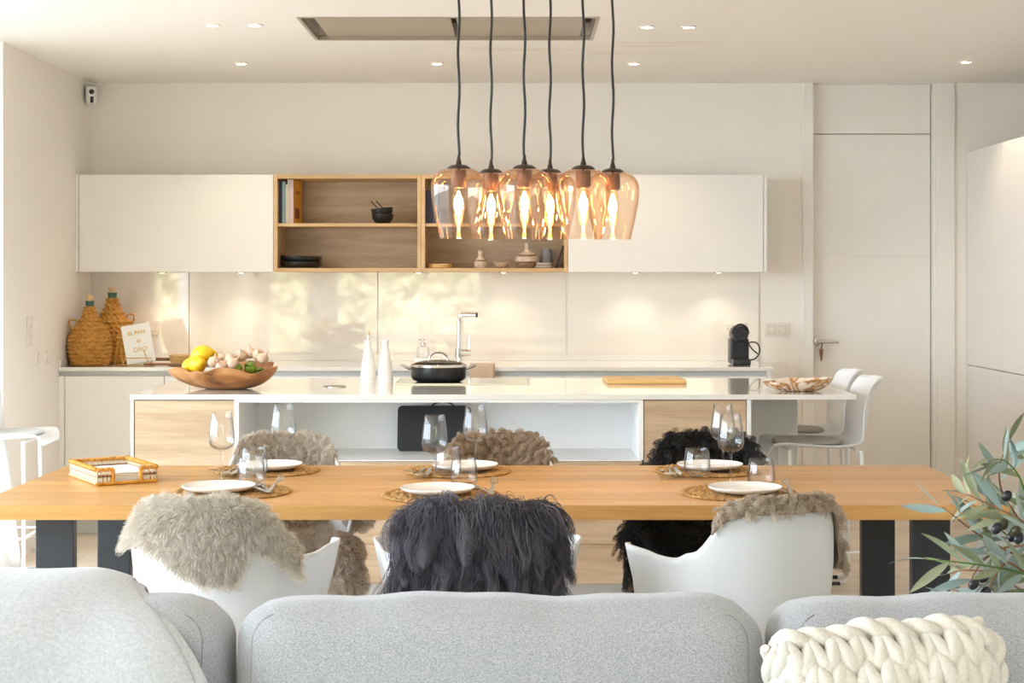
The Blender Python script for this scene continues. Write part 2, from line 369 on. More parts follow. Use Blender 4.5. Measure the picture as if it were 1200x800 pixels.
# garden outside, seen mirrored in the splashback
struct(MB().box(-40, 40, -60, -3.4, -.3, -.2).build('ground', plain('pale_terrace_stone', (.20, .21, .21), .8, var=.1), smooth=False))
struct(MB().box(-40, -4.2, -3.4, 40, -.3, -.2).build('ground', bpy.data.materials['pale_terrace_stone'], smooth=False))
def hedge():
    n = 34000; v = []; f = []
    P = np.column_stack([rng.uniform(-10, 5, n), rng.normal(-9.2, .28, n), rng.uniform(-.2, 3.6, n)])
    a = rng.normal(size=(n, 3)); a /= np.linalg.norm(a, axis=1)[:, None]
    b = np.cross(a, rng.normal(size=(n, 3))); b /= np.linalg.norm(b, axis=1)[:, None]
    L = rng.uniform(.05, .11, n)[:, None]
    V = np.stack([P-a*L, P+b*L*.4, P+a*L, P-b*L*.4], 1).reshape(-1, 3)
    me = bpy.data.meshes.new('leaves'); me.from_pydata(V.tolist(), [], np.arange(4*n).reshape(n, 4).tolist())
    h = thing('garden_hedge', 'tall sunlit leafy hedge outside, mirrored in the glossy splashback', 'hedge', (-2.5, -9.2, -.2))
    core = rbox('branches', -7.5, 7.5, -.45, -.25, 0, 3.6, M['leaf_green'], h, .02)
    o = link('leaves', me, plain('pale_sunlit_leaves', (.66, .63, .42), .55, var=.35, scale=14), h, (2.5, 9.2, .2)); o['kind'] = 'stuff'
hedge()

# door, casing, transom
d1 = struct(thing('door_1', None, None, (DX0, YB, 0)))
def dz(y): return CH-(y-CY)*(YB+.06)/F
for z0, z1 in ((.005, dz(445)-.0002), (dz(445)+.0002, dz(300)-.0002), (dz(300)+.0002, dz(157)-.003)):
    rbox('door_panel', DX0+.003, DX1-.003, YB+.06, YB+.11, z0, z1, M['white_cab'], d1, .0015, True)
rbox('transom_panel', DX0+.003, DX1-.003, YB+.06, YB+.11, dz(157)+.002, CEIL, M['white_cab'], d1, .003, True)
rbox('door_backing', DX0, DX1, YB+.10, YB+.128, 0, CEIL, M['white_cab'], d1, 0, True)
mb = MB(); hz = dz(400)
mb.lathe([(0, 0), (.024, 0), (.024, .009), (.01, .012), (0, .012)], 20)
mb.v = [(a, -c, b) for a, b, c in mb.v]
mb.tube([(0, -.01, 0), (0, -.05, 0)], .009, 10); mb.tube([(-.008, -.05, 0), (.115, -.05, 0)], .009, 10)
hd = mb.build('door_handle', M['steel'], d1); hd.location = (.036, .06, hz)
t1 = struct(thing('trim_1', None, None, (DX0, YB, 0)))
for x0, x1 in ((940, 952.5), (1098, 1118)):
    a, b = (x0-CX)*YB/F, (x1-CX)*YB/F
    rbox('casing', a, b, YB-.018, YB+.06, 0, CEIL, M['white_cab'], t1, .003, True)
rbox('jamb', DX1+.001, (1098-CX)*YB/F+.002, YB-.004, YB+.11, 0, CEIL, M['white_cab'], t1, .002, True)
rbox('jamb', (952.5-CX)*YB/F-.002, DX0-.001, YB-.002, YB+.11, 0, CEIL, M['white_cab'], t1, .002, True)
struct(rbox('baseboard_left', XL, XL+.012, 7.86, 8.78, 0, .07, M['white_cab'], None, .002))
struct(rbox('baseboard_back', 1.42, (940-CX)*YB/F-.002, YB-.012, YB, 0, .07, M['white_cab'], None, .002))
# key tassel on the handle
kt = thing('key_charm', 'bronze cone-shaped key charm hanging by a dark strap from the door handle', 'charm', (DX0+.05, YB+.01, hz-.115))
MB().lathe([(0, 0), (.004, .002), (.014, .065), (.013, .073), (0, .075)], 12).build('cone', M['walnut'], kt)
MB().tube([(0, 0, .073), (.004, 0, .10), (0, 0, .126)], .004, 8).build('strap', M['black_plastic'], kt)

# ------------------------------------------------------------------ tall cabinets along the right wall
for i, (y0, y1, w) in enumerate(((8.8, 9.495, 'against the back wall beside the door'), (8.1, 8.8, 'in the middle of the right run'), (7.4, 8.1, 'at the near end of the right run'))):
    t = thing('tall_cabinet', 'plain white floor-standing tall cabinet '+w, 'cabinet', (2.66, (y0+y1)/2, 0), 0, 'tall cabinets along the right wall')
    rbox('body', 2.664, XR-.002, y0+.001, y1-.001, 0, 2.149, M['white_cab'], t, .001, True)
    rbox('door', 2.644, 2.663, y0+.002, y1-.002, .08, .895, M['white_cab'], t, .002, True)
    rbox('door', 2.644, 2.663, y0+.002, y1-.002, .901, 2.147, M['white_cab'], t, .002, True)

# ------------------------------------------------------------------ back kitchen run
UY = 9.15
def X(p, Y): return (p-CX)*Y/F
def Z(p, Y): return CH-(p-CY)*Y/F
UZ0, UZ1 = Z(318.5, UY), Z(204.5, UY)
# splashback panels
sp = thing('splashback', 'glossy off-white glass splashback behind the back counter mirroring the garden', 'splashback', (XL, YB, .96))
seams = [XL+.001, X(222, YB), X(443, YB), X(664, YB), X(889, YB)]
for a, b in zip(seams, seams[1:]):
    rbox('glass_panel', a+.0012, b-.0012, YB-.012, YB-.001, .96, UZ0+.02, M['splash'], sp, .0015, True)
def cab(label, x0, x1, filler=None, end=None):
    t = thing('wall_cabinet', label, 'cabinet', (x0, UY, UZ0), 0, 'white upper cabinets')
    rbox('body', x0+.001, x1-.001, UY+.021, YB-.001, UZ0, UZ1, M['white_cab'], t, .001, True)
    a = x0
    if filler:
        rbox('filler_strip', x0+.001, filler-.0015, UY+.002, UY+.02, UZ0, UZ1, M['white_cab'], t, .001, True); a = filler
    if end:
        rbox('end_panel', end+.001, x1-.001, UY, UY+.02, UZ0, UZ1, M['white_cab'], t, .001, True); x1 = end
    rbox('door', a+.0015, x1-.0015, UY, UY+.02, UZ0, UZ1, M['white_cab'], t, .002, True)
OX0, OX1, OXM = X(320.5, UY), X(665.5, UY), X(493.5, UY)
cab('white handleless wall cabinet in the left corner above the wicker bottles', XL, OX0, X(92, UY))
cab('white handleless wall cabinet right of the oak shelves above the coffee machine', OX1, X(899, UY), None, X(895, UY))
th = .022
def shelf_unit(label, x0, x1, zs):
    t = thing('open_shelf_unit', label, 'shelf', (x0, UY, UZ0), 0, 'oak open shelf units')
    rbox('side_panel', x0+.0005, x0+th, UY, YB-.03, UZ0, UZ1, M['oak_edge'], t, .001, True)
    rbox('side_panel', x1-th, x1-.0005, UY, YB-.03, UZ0, UZ1, M['oak_edge'], t, .001, True)
    rbox('top_panel', x0+th, x1-th, UY, YB-.03, UZ1-th, UZ1, M['oak_edge'], t, .001, True)
    rbox('bottom_panel', x0+th, x1-th, UY, YB-.03, UZ0, UZ0+th, M['oak_edge'], t, .001, True)
    rbox('shelf_board', x0+th, x1-th, UY+.012, YB-.03, zs-.018, zs, M['oak_edge'], t, .001, True)
    rbox('back_panel', x0+.001, x1-.001, YB-.03, YB-.001, UZ0+.001, UZ1-.001, M['oak'], t, .001, True)
SZ = Z(261.5, UY)
shelf_unit('oak open shelf unit left half holding books and black bowls', OX0, OXM, SZ)
shelf_unit('oak open shelf unit right half holding small pottery behind the lamps', OXM, OX1, SZ)
SB = UZ0+th
# base cabinets
BY, BZ = 8.80, .92
wt = thing('back_worktop', 'long white stone worktop running along the back wall', 'worktop', (XL, BY, BZ-.022))
rbox('slab', XL+.001, X(907, BY), BY, YB-.001, BZ-.022, BZ, M['quartz'], wt, .002, True)
rbox('upstand', XL+.013, X(889, YB), YB-.014, YB-.001, BZ, BZ+.04, M['quartz'], wt, .0015, True)
rbox('upstand', XL+.001, XL+.013, BY+.01, YB-.001, BZ, BZ+.04, M['quartz'], wt, .0015, True)
rbox('channel', XL+.002, X(903, BY), BY+.035, BY+.05, BZ-.05, BZ-.022, M['groove'], wt, 0, True)
bx = [X(75, BY), X(192, BY), X(309, BY), X(426, BY), X(543, BY), X(660, BY), X(777, BY), X(899, BY)]
rbox('filler', XL+.001, bx[0]-.002, BY+.012, BY+.03, .1, BZ-.05, M['white_cab'], wt, .001, True)
nth = ['in the left corner under the wicker bottles', 'second from the left corner behind the fruit bowl', 'third from the left corner behind the island', 'fourth from the left behind the oil bottles', 'under the sink tap behind the black pan', 'second from the right end behind the bamboo board', 'at the right end under the coffee machine']
for k, (a, b) in enumerate(zip(bx, bx[1:])):
    t = thing('base_cabinet', 'white handleless base cabinet '+nth[k], 'cabinet', (a, BY, 0), 0, 'back run base cabinets')
    rbox('body', a+.001, b-.001, BY+.051, YB-.001, .1, BZ-.0225, M['white_cab'], t, .001, True)
    rbox('plinth', a+.001, b-.001, BY+.09, BY+.105, 0, .1, M['plinth'], t, .001, True)
    rbox('door', a+.0015, b-.0015, BY+.012, BY+.03, .1, BZ-.05, M['white_cab'], t, .002, True)
rbox('end_panel', X(899, BY)+.001, X(904, BY), BY+.012, YB-.001, 0, BZ-.0225, M['white_cab'], wt, .001, True)

# ------------------------------------------------------------------ island
IY, IZ, IYB = 6.86, .91, 7.98
ix = lambda p: X(p, IY)
itop = thing('island_worktop', 'white polished stone island worktop with overhanging breakfast end', 'worktop', (0, IY, IZ-.022))
rbox('slab', ix(152.5), ix(1003), IY-.01, IYB, IZ-.022, IZ, M['quartz'], itop, .002, True)
rbox('support_panel', ix(880.5), X(934, 7.45), 7.43, 7.45, 0, IZ-.0225, M['island_white'], itop, .001, True)
isl = thing('kitchen_island', 'white kitchen island with oak doors and an open white niche', 'island', (0, IY, 0))
ZT = IZ-.0225; ZD = Z(684, IY)                      # carcass top, bottom of the fronts
rbox('side_panel', ix(153), ix(156.5), IY, IYB-.05, 0, ZT, M['island_white'], isl, .001, True)
rbox('side_panel', ix(875.5), ix(880.3), IY, IYB-.05, 0, ZT, M['island_white'], isl, .001, True)
rbox('partition', ix(274.5), ix(280), IY, IY+.5, ZD, ZT, M['island_white'], isl, .001, True)
NZ = Z(539, IY)
rbox('partition', ix(752), ix(754), IY, IY+.5, NZ, ZT, M['island_white'], isl, .001, True)
rbox('niche_lining', ix(748.5), ix(752), IY+.001, IY+.5, NZ, ZT-.012, M['island_white'], isl, .001, True)
rbox('niche_shelf', ix(280), ix(752), IY, IY+.5, NZ-.005, NZ, M['island_white'], isl, .001, True)
rbox('niche_top', ix(280), ix(752), IY, IY+.5, ZT-.012, ZT, M['island_white'], isl, .001, True)
rbox('niche_back', ix(280), ix(752), IY+.47, IY+.49, NZ, ZT-.012, M['island_white'], isl, .001, True)
rbox('carcass', ix(157), ix(875), IY+.5, IYB-.05, .08, ZT, M['island_white'], isl, .001, True)
rbox('carcass_front', ix(157), ix(875), IY+.03, IY+.499, ZD, NZ-.006, M['joint'], isl, .001, True)
for a, b in ((157.4, 274), (754.6, 874.7)):
    rbox('carcass_front', ix(a), ix(b), IY+.03, IY+.499, NZ-.005, ZT-.002, M['joint'], isl, .001, True)
    rbox('door', ix(a), ix(b), IY+.004, IY+.024, ZD, ZT-.004, M['oak'], isl, .0015, True)
rbox('drawer', ix(274.6), ix(753), IY+.004, IY+.024, Z(637.6, IY)+.001, NZ-.0075, M['oak'], isl, .0015, True)
rbox('drawer', ix(274.6), ix(753), IY+.004, IY+.024, ZD, Z(637.6, IY)-.0005, M['oak'], isl, .0015, True)
rbox('plinth', ix(157), ix(875), IY+.10, IY+.12, .004, ZD, M['plinth'], isl, .001, True)
rbox('plinth', ix(157), ix(875), IY+.121, IYB-.1, 0, .079, M['joint'], isl, .001, True)

# induction hob + socket disc
hb = thing('induction_hob', 'flat glass induction hob with steel edge under the black pan', 'hob', (-.26, 7.72, IZ))
rbox('glass', -.31, .31, -.22, .22, 0, .004, plain('black_hob_glass', (.02, .02, .022), .05), hb, .001)
rbox('edge_trim', -.315, .315, -.226, -.2205, 0, .006, M['steel'], hb, .0008)
rbox('edge_trim', -.315, -.3105, -.22, .226, 0, .006, M['steel'], hb, .0008); rbox('edge_trim', .3105, .315, -.22, .226, 0, .006, M['steel'], hb, .0008)
dsc = MB().lathe([(0, 0), (.052, 0), (.052, .003), (.046, .005), (0, .005)], 40).build('socket_disc', M['steel']); dsc.location = onz(392.5, 453, IZ)
tag(dsc, 'flat round steel pop-up socket lid set in the island top', 'socket')

# ceiling hood
hood = thing('ceiling_hood', 'long smoked-glass extractor hood recessed in the ceiling above the island', 'hood', ((HX0+HX1)/2, (HY0+HY1)/2, CEIL-.004))
hm = X(533, 7.4)
rbox('panel', HX0+.055, hm-.012, HY0+.012, HY1-.02, CEIL+.01, CEIL+.022, M['hood'], hood, .002, True)
rbox('panel', hm+.012, HX1-.055, HY0+.012, HY1-.02, CEIL+.01, CEIL+.022, M['hood'], hood, .002, True)
rbox('liner', HX0+.004, HX1-.004, HY0+.004, HY1-.004, CEIL+.08, CEIL+.10, M['joint'], hood, 0, True)
for a in ((HX0-.01, HX0+.006, HY0-.01, HY1+.01), (HX1-.006, HX1+.01, HY0-.01, HY1+.01), (HX0+.006, HX1-.006, HY0-.01, HY0+.006), (HX0+.006, HX1-.006, HY1-.006, HY1+.01)):
    rbox('frame', *a, CEIL-.004, CEIL+.02, M['hood'], hood, .001, True)

# downlights
def spot(parent, loc, power, size, blend=.6, col=(1, .80, .58), rad=.03):
    d = bpy.data.lights.new('lamp_light', 'SPOT'); d.energy = power; d.spot_size = size; d.spot_blend = blend; d.color = col; d.shadow_soft_size = rad
    o = bpy.data.objects.new('lamp_light', d); COL.objects.link(o); o.parent = parent; o.location = loc
dl = [(249, 29, 'leftmost of the pair left of the hood'), (299, 29, 'beside the left end of the hood'), (758, 31, 'beside the right end of the hood'), (807, 31, 'outermost of the pair right of the hood'),
      (283, 74, 'over the left wall cabinet'), (512, 74, 'over the oak shelves'), (743, 74, 'over the right wall cabinet'), (1132, 72, 'in front of the door beside the tall cabinets')]
for a, b, w in dl:
    Yd = (CEIL-CH)*F/(CY-b); t = thing('recessed_downlight', 'small round recessed ceiling spotlight '+w, 'downlight', ((a-CX)*Yd/F, Yd, CEIL), 0, 'recessed ceiling downlights')
    MB().lathe([(.026, -.001), (.036, -.001), (.038, -.004), (.036, -.006), (.027, -.006), (.026, -.001)], 28).build('ring', M['white_metal'], t)
    MB().lathe([(0, -.002), (.0262, -.002)], 24).build('lens', M['downlight'], t)
    spot(t, (0, 0, -.012), 13, math.radians(105))
for a, w in ((190, 'over the wicker bottles'), (283, 'over the fruit bowl end'), (490, 'left of the tap'), (590, 'right of the tap'), (745, 'behind the bamboo board'), (842, 'over the coffee machine')):
    t = thing('undercabinet_spot', 'tiny steel spotlight under the wall units '+w, 'spotlight', (X(a, 9.3), 9.30, UZ0), 0, 'under-cabinet spotlights')
    MB().lathe([(0, -.003), (.018, -.003), (.018, -.006), (.026, -.006), (.028, -.004), (.028, 0), (0, 0)], 24).build('ring', M['steel'], t)
    MB().lathe([(0, -.0065), (.018, -.0062)], 20).build('lens', M['downlight'], t)
    spot(t, (0, 0, -.012), 3.6, math.radians(120), .8, rad=.015)

# ------------------------------------------------------------------ sockets, switches, camera
def wall_plate(name, label, x, y, w, h, parts, yaw=0, loc=None):
    t = thing(name, label, 'switch' if 'switch' in name else 'socket', loc or (X(x, YB), YB-.012 if x < 885 else YB, Z(y, YB)), yaw)
    rbox('frame', -w/2, w/2, -.008, -.0005, -h/2, h/2, M['plate_plastic'], t, .002)
    for (cx, cw) in parts:
        if 'socket' in name:
            o = MB().lathe([(0, .002), (.017, .002), (.019, .0), (.021, .004), (.021, -.001)], 24).build('insert', M['plate_plastic'], t)
            o.rotation_euler = (PI/2, 0, 0); o.location = (cx, -.009, 0)
            for s in (-1, 1):
                q = MB().lathe([(0, 0), (.003, 0), (.003, .001), (0, .001)], 10).build('pin_hole', M['black_plastic'], o); q.location = (s*.009, 0, .002)
        else:
            rbox('gap', cx-cw/2-.002, cx+cw/2+.002, -.0088, -.007, -cw/2-.002, cw/2+.002, M['switch_line'], t, 0)
            rbox('rocker', cx-cw/2, cx+cw/2, -.011, -.0085, -cw/2, cw/2, M['plate_plastic'], t, .001)
wall_plate('light_switch', 'single square ivory switch behind the cookbook', 179, 384, .082, .082, [(0, .040)])
wall_plate('double_switch', 'double ivory rocker switch between counter end and door', 910.5, 386, .145, .075, [(-.033, .042), (.033, .042)])
wall_plate('socket_plate', 'ivory double wall socket behind the coffee machine', 862, 384.5, .125, .075, [(-.038, .04), (.03, .04)])
def lw(p, y): Yl = XL*F/(p-CX); return (XL, Yl, CH-(y-CY)*Yl/F)
wall_plate('light_switch', 'tall ivory switch plate on the left wall near the curtain', 0, 0, .085, .15, [(0, .045)], PI/2, lw(34, 388))
for p, w in ((43, 'nearer the curtain'), (54, 'nearer the worktop')):
    t = thing('wall_socket', 'small round white wall socket on the left wall '+w, 'socket', lw(p, 419), PI/2, 'round sockets on the left wall')
    o = MB().lathe([(0, .004), (.024, .004), (.028, .012), (.034, .012), (.036, 0), (0, 0)], 28).build('insert', M['plate_plastic'], t); o.rotation_euler = (PI/2, 0, 0)
sc = thing('security_camera', 'small white security camera high in the left corner', 'camera', px(105, 110, 9.35)); sc.scale = (1.35,)*3
rbox('bracket', -.045, -.035, -.02, .02, -.005, .05, M['camera_white'], sc, .002); MB().tube([(-.036, 0, .035), (0, 0, .035), (.012, 0, .03)], .007, 8).build('arm', M['camera_white'], sc)
bd = rbox('body', -.018, .03, -.055, .03, -.045, .038, M['camera_white'], sc, .015, seg=4); bd.rotation_euler = (.15, 0, .3)
ln = MB().lathe([(0, .004), (.008, .004), (.011, 0)], 16).build('lens', M['black_plastic'], bd); ln.rotation_euler = (PI/2, 0, 0); ln.location = (.006, -.055, .012)
rbox('sensor', 0, .014, -.057, -.054, -.035, -.008, M['black_matte'], bd, .001)

# curtain at the window corner
ct = MB(); Pc = []
for i in range(60):
    u = i/59; row = []
    for j in range(30):
        z = 2.5-2.48*j/29; fl_ = .55+.9*(j/29)**1.4
        row.append((-2.66+(u-.5)*.20*fl_+.02*math.sin(u*40+.6*j/29)*fl_+.11*(j/29)**1.6, 7.52+.10*math.sin(u*34)*.3+u*.2, z))
    Pc.append(row)
ct.grid(Pc); cu = ct.build('sheer_curtain', M['curtain'], None); tag(cu, 'white sheer curtain gathered at the left wall corner', 'curtain')
so = cu.modifiers.new('t', 'SOLIDIFY'); so.thickness = .003

# ------------------------------------------------------------------ dining table
TX0, TX1, TY0, TY1, TZ = -1.575, 1.426, 4.635, 5.635, .75
tb = thing('dining_table', 'long honey-oak dining table with flat charcoal steel legs', 'table', ((TX0+TX1)/2, (TY0+TY1)/2, 0))
n = 7; w = (TY1-TY0)/n
for k in range(n):
    rbox('plank', TX0, TX1, TY0+k*w+.0002, TY0+(k+1)*w-.0002, TZ-.042, TZ, M['table'], tb, .0015, True)
for s0, s1 in ((-1.417, -1.305), (1.158, 1.27)):
    rbox('leg', s0, s1, 4.735, 4.775, 0, TZ-.05, M['black_steel'], tb, .003, True)
    rbox('leg', s0, s1, 5.43, 5.47, 0, TZ-.05, M['black_steel'], tb, .003, True)
    rbox('crossbar', s0, s1, 4.735, 5.47, TZ-.05, TZ-.042, M['black_steel'], tb, .001, True)
    rbox('foot_bar', s0, s1, 4.776, 5.429, 0, .012, M['black_steel'], tb, .001, True)

# ------------------------------------------------------------------ tub chairs
def rim_h(a):      # a: degrees from the back
    return spline([(0, .815), (22, .814), (34, .803), (60, .695), (74, .674), (113, .690), (120, .685), (134, .50), (150, .432), (180, .425)], abs(a))
def rim_r(a):
    return spline([(0, .255), (40, .250), (70, .242), (90, .260), (113, .300), (125, .284), (150, .255), (180, .25)], abs(a))
PR = [(0, 0), (.30, .0), (.52, .02), (.68, .085), (.80, .22), (.88, .42), (.945, .70), (1, 1)]
PB = [(0, 0), (.32, .0), (.58, .02), (.77, .085), (.89, .20), (.96, .40), (.995, .70), (1, 1)]   # rounder bucket at the back
PRF = crom([Vector((a, b, 0)) for a, b in PR], 4); PBF = crom([Vector((a, b, 0)) for a, b in PB], 4)
def shell_pt(th, t):
    a = math.degrees(th); k = t*(len(PRF)-1); i = min(int(k), len(PRF)-2); q = PRF[i].lerp(PRF[i+1], k-i); q = PBF[i].lerp(PBF[i+1], k-i).lerp(q, smoothstep(60, 105, abs(a)))
    h = rim_h(a); R = rim_r(a); zs = .435
    r = R*q.x; z = zs+(h-zs)*q.y
    return Vector((r*math.sin(th), -r*math.cos(th)-.02*(1 if abs(a) < 60 else 0)*0, z))
def shell_n(th, t):                    # outward normal
    e = .01; t0 = max(.02, min(.98, t))
    du = shell_pt(th+e, t0)-shell_pt(th-e, t0); dv = shell_pt(th, t0+e)-shell_pt(th, t0-e)
    n_ = du.cross(dv).normalized()
    rad = Vector((math.sin(th), -math.cos(th), -.6))
    return n_ if n_.dot(rad) > 0 else -n_
def shell_mesh():
    nth, nt_ = 96, 26; mb = MB(); P = []
    for j in range(nt_+1):
        t = j/nt_; P.append([shell_pt(-PI+2*PI*k/nth, t) for k in range(nth)])
    mb.grid(P, False, True); return mb.mesh('shell', True, 80)
SHELL = shell_mesh(); SHELL.materials.append(M['shell'])
LEG = MB().tube([(.13, .13, .428), (.23, .24, .0)], [.011, .008], 10).mesh('leg'); LEG.materials.append(M['white_metal'])
HUB = MB().lathe([(0, .425), (.12, .425), (.13, .415), (.12, .405), (0, .405)], 24).mesh('seat_mount'); HUB.materials.append(M['white_metal'])
def chair(label, loc, rot, pad=None):
    t = thing('tub_chair', label, 'chair', (loc[0], loc[1], 0), rot, 'white tub dining chairs')
    o = link('shell', SHELL, None, t); so = o.modifiers.new('t', 'SOLIDIFY'); so.thickness = .007; so.offset = 1
    link('seat_mount', HUB, None, t)
    for k in range(4): link('leg', LEG, None, t, (0, 0, 0), (0, 0, k*PI/2))
    if pad:
        MB().lathe([(0, .437), (.17, .437), (.20, .455), (.19, .475), (.1, .482), (0, .483)], 40).build('seat_pad', pad, t)
    return t
CH_ = {}
CH_['fl'] = chair('white tub chair with pale sheepskin, near side below the rattan napkin holder', (-.785, 4.36), math.radians(-8))
CH_['fc'] = chair('white tub chair hidden under long charcoal fur, near side middle', (-.108, 4.36), math.radians(2))
CH_['fr'] = chair('white tub chair with bare white back, near side in front of the right-hand table legs', (.595, 4.36), math.radians(24))
CH_['rl'] = chair('white tub chair with greige sheepskin, far side left', (-.83, 5.76), PI+math.radians(10))
CH_['rc'] = chair('white tub chair with curly brown sheepskin, far side middle', (-.072, 5.76), PI)
CH_['rr'] = chair('white tub chair with black sheepskin, far side right', (.675, 5.76), PI-math.radians(6))
chair('white tub chair with grey seat pad at the right head of the table', (1.70, 5.12), PI/2, M['pad'])

# ------------------------------------------------------------------ sheepskins
def hair(name, parent, P, D, length, seg, rad, mat_, grav=.5, curl=.0, curlf=2.0, clumps=0, clump=.5, jit=.25):
    n = len(P); L = length*rng.uniform(.7, 1.15, n)
    D = D+rng.normal(size=D.shape)*jit; D /= np.linalg.norm(D, axis=1)[:, None]
    s = np.linspace(0, 1, seg)[None, :, None]
    g = np.array([0, 0, -1.0])
    pts = P[:, None, :]+L[:, None, None]*(D[:, None, :]*(s-.25*grav*s*s)+g*(grav*.6*s*s))
    if clumps:
        ci = rng.integers(0, n, clumps); C = P[ci]
        best = np.empty(n, int)
        for a in range(0, n, 2000):
            d2 = ((P[a:a+2000, None, :]-C[None])**2).sum(2); best[a:a+2000] = d2.argmin(1)
        tgt = pts[ci][best]; w = clump*s**1.3
        pts = pts*(1-w)+tgt*w
        ph = rng.uniform(0, 2*PI, clumps)[best]; tone = np.clip(rng.uniform(0, 1, clumps)[best]*.65+rng.uniform(0, .35, n), 0, 1)
    else: ph = rng.uniform(0, 2*PI, n); tone = rng.random(n)
    if curl:
        a = np.cross(D, rng.normal(size=3)); a /= np.linalg.norm(a, axis=1)[:, None]; b = np.cross(D, a)
        w = (2*PI*curlf*s[0, :, 0])[None, :]+ph[:, None]+rng.normal(size=n)[:, None]*.25
        am = curl*s
        pts = pts+am*(a[:, None, :]*np.cos(w)[..., None]+b[:, None, :]*np.sin(w)[..., None])
    cv = bpy.data.hair_curves.new(name); cv.add_curves([seg]*n)
    cv.attributes['position'].data.foreach_set('vector', pts.reshape(-1).astype(np.float32))
    ra = cv.attributes.get('radius') or cv.attributes.new('radius', 'FLOAT', 'POINT')
    rr = np.tile(rad*np.linspace(1, .25, seg), n).astype(np.float32); ra.data.foreach_set('value', rr)
    ta = cv.attributes.new('tone', 'FLOAT', 'CURVE'); ta.data.foreach_set('value', tone.astype(np.float32))
    cv.materials.append(mat_)
    o = bpy.data.objects.new(name, cv); COL.objects.link(o); o.parent = parent; o['kind'] = 'stuff'
    return o
def sample(V, Nn, Fc, n):
    V = np.array(V); Nn = np.array(Nn); T = []
    for q in Fc:
        T.append((q[0], q[1], q[2])); T.append((q[0], q[2], q[3]))
    T = np.array(T); a, b, c = V[T[:, 0]], V[T[:, 1]], V[T[:, 2]]
    ar = np.linalg.norm(np.cross(b-a, c-a), axis=1); i = rng.choice(len(T), n, p=ar/ar.sum())
    u = rng.random(n); v = rng.random(n); m = u+v > 1; u[m] = 1-u[m]; v[m] = 1-v[m]
    P = a[i]+(b-a)[i]*u[:, None]+(c-a)[i]*v[:, None]
    N = Nn[T[i, 0]]*(1-u-v)[:, None]+Nn[T[i, 1]]*u[:, None]+Nn[T[i, 2]]*v[:, None]
    return P, N/np.maximum(np.linalg.norm(N, axis=1)[:, None], 1e-6)
def drape(th0, th1, vin, vout, off=.014, nu=44, nv=26):
    """pelt over the chair back: v<0 inside, v=0 on the rim, v>0 outside; vin / vout give its reach for an angle in degrees"""
    V, N = [], []
    for i in range(nu):
        a = th0+(th1-th0)*i/(nu-1); th = math.radians(a); lo, hi = -vin(a), vout(a)
        for j in range(nv):
            v = lo+(hi-lo)*j/(nv-1); t = max(.03, 1-abs(v))
            p = shell_pt(th, t); n_ = shell_n(th, t)*(1 if v >= 0 else -1)
            k = min(1, abs(v)/.08); dirn = (n_*k+Vector((0, 0, 1))*(1-k)).normalized()
            o_ = off+(.007 if v > 0 else 0)
            V.append(p+dirn*o_); N.append(dirn)
    Fq = [(i*nv+j, (i+1)*nv+j, (i+1)*nv+j+1, i*nv+j+1) for i in range(nu-1) for j in range(nv-1)]
    return V, N, Fq
def lobe(c, rx, ry, rz, n=18, m=12):
    V, N = [], []
    for i in range(m+1):
        for k in range(n):
            d = Vector((math.sin(PI*i/m)*math.cos(2*PI*k/n), math.sin(PI*i/m)*math.sin(2*PI*k/n), -math.cos(PI*i/m)))
            V.append(Vector(c)+Vector((d.x*rx, d.y*ry, d.z*rz))); N.append(Vector((d.x/rx, d.y/ry, d.z/rz)).normalized())
    Fq = [(i*n+k, i*n+(k+1) % n, (i+1)*n+(k+1) % n, (i+1)*n+k) for i in range(m) for k in range(n)]
    return V, N, Fq
def seat_patch(w, y0, y1, drop, nu=16, nv=26):
    """pelt lying on the seat and hanging over the front lip (local +Y is the front)"""
    V, N = [], []; tot = (y1-y0)+drop
    for i in range(nu):
        x = -w+2*w*i/(nu-1)
        for j in range(nv):
            s = tot*j/(nv-1)
            sag = .10*(x/w)**2*.3
            if s < y1-y0: p = Vector((x, y0+s, .462+sag)); n_ = Vector((0, 0, 1))
            else:
                e = s-(y1-y0); a = min(1, e/.06); n_ = Vector((0, math.sin(a*PI/2), math.cos(a*PI/2)))
                p = Vector((x*(1-.25*e/drop*abs(x)/w), y1+.035*math.sin(a*PI/2), .462+sag-max(0, e-.02)))
            V.append(p); N.append(n_)
    Fq = [(i*nv+j, (i+1)*nv+j, (i+1)*nv+j+1, i*nv+j+1) for i in range(nu-1) for j in range(nv-1)]
    return V, N, Fq
def cover_patch(nu=34, nv=40):
    """a thick pelt thrown square over the whole chair back, hanging nearly straight down behind"""
    V, N = [], []
    for i in range(nu):
        u = -1+2*i/(nu-1); x = .205*u; yb = -.262*math.sqrt(1-(.72*u)**2)-.012; zt = .836-.045*abs(u)**5+.006*math.sin(u*9)
        path = crom([(x*.95, yb+.16, zt-.10), (x*.98, yb+.09, zt-.035), (x, yb+.045, zt-.004), (x, yb+.005, zt), (x*1.03, yb-.022, zt-.03), (x*1.05, yb-.028, zt-.10), (x*1.03, yb-.018, zt-.20), (x*.97, yb+.004, zt-.29), (x*.93, yb+.03, zt-.35)], 6)
        path = [path[round(k*(len(path)-1)/(nv-1))] for k in range(nv)]
        for k, p in enumerate(path):
            t_ = (path[min(nv-1, k+1)]-path[max(0, k-1)]).normalized(); n_ = Vector((0, -t_.z, t_.y)); n_ = -n_ if n_.dot(Vector((0, -.3, 1))) < 0 and n_.y > 0 else n_
            if n_.dot(p-Vector((0, yb+.12, .60))) < 0: n_ = -n_
            n_ = (n_+Vector((u*abs(u)*.55, 0, 0))).normalized(); V.append(p); N.append(n_)
    return V, N, [(i*nv+j, (i+1)*nv+j, (i+1)*nv+j+1, i*nv+j+1) for i in range(nu-1) for j in range(nv-1)]
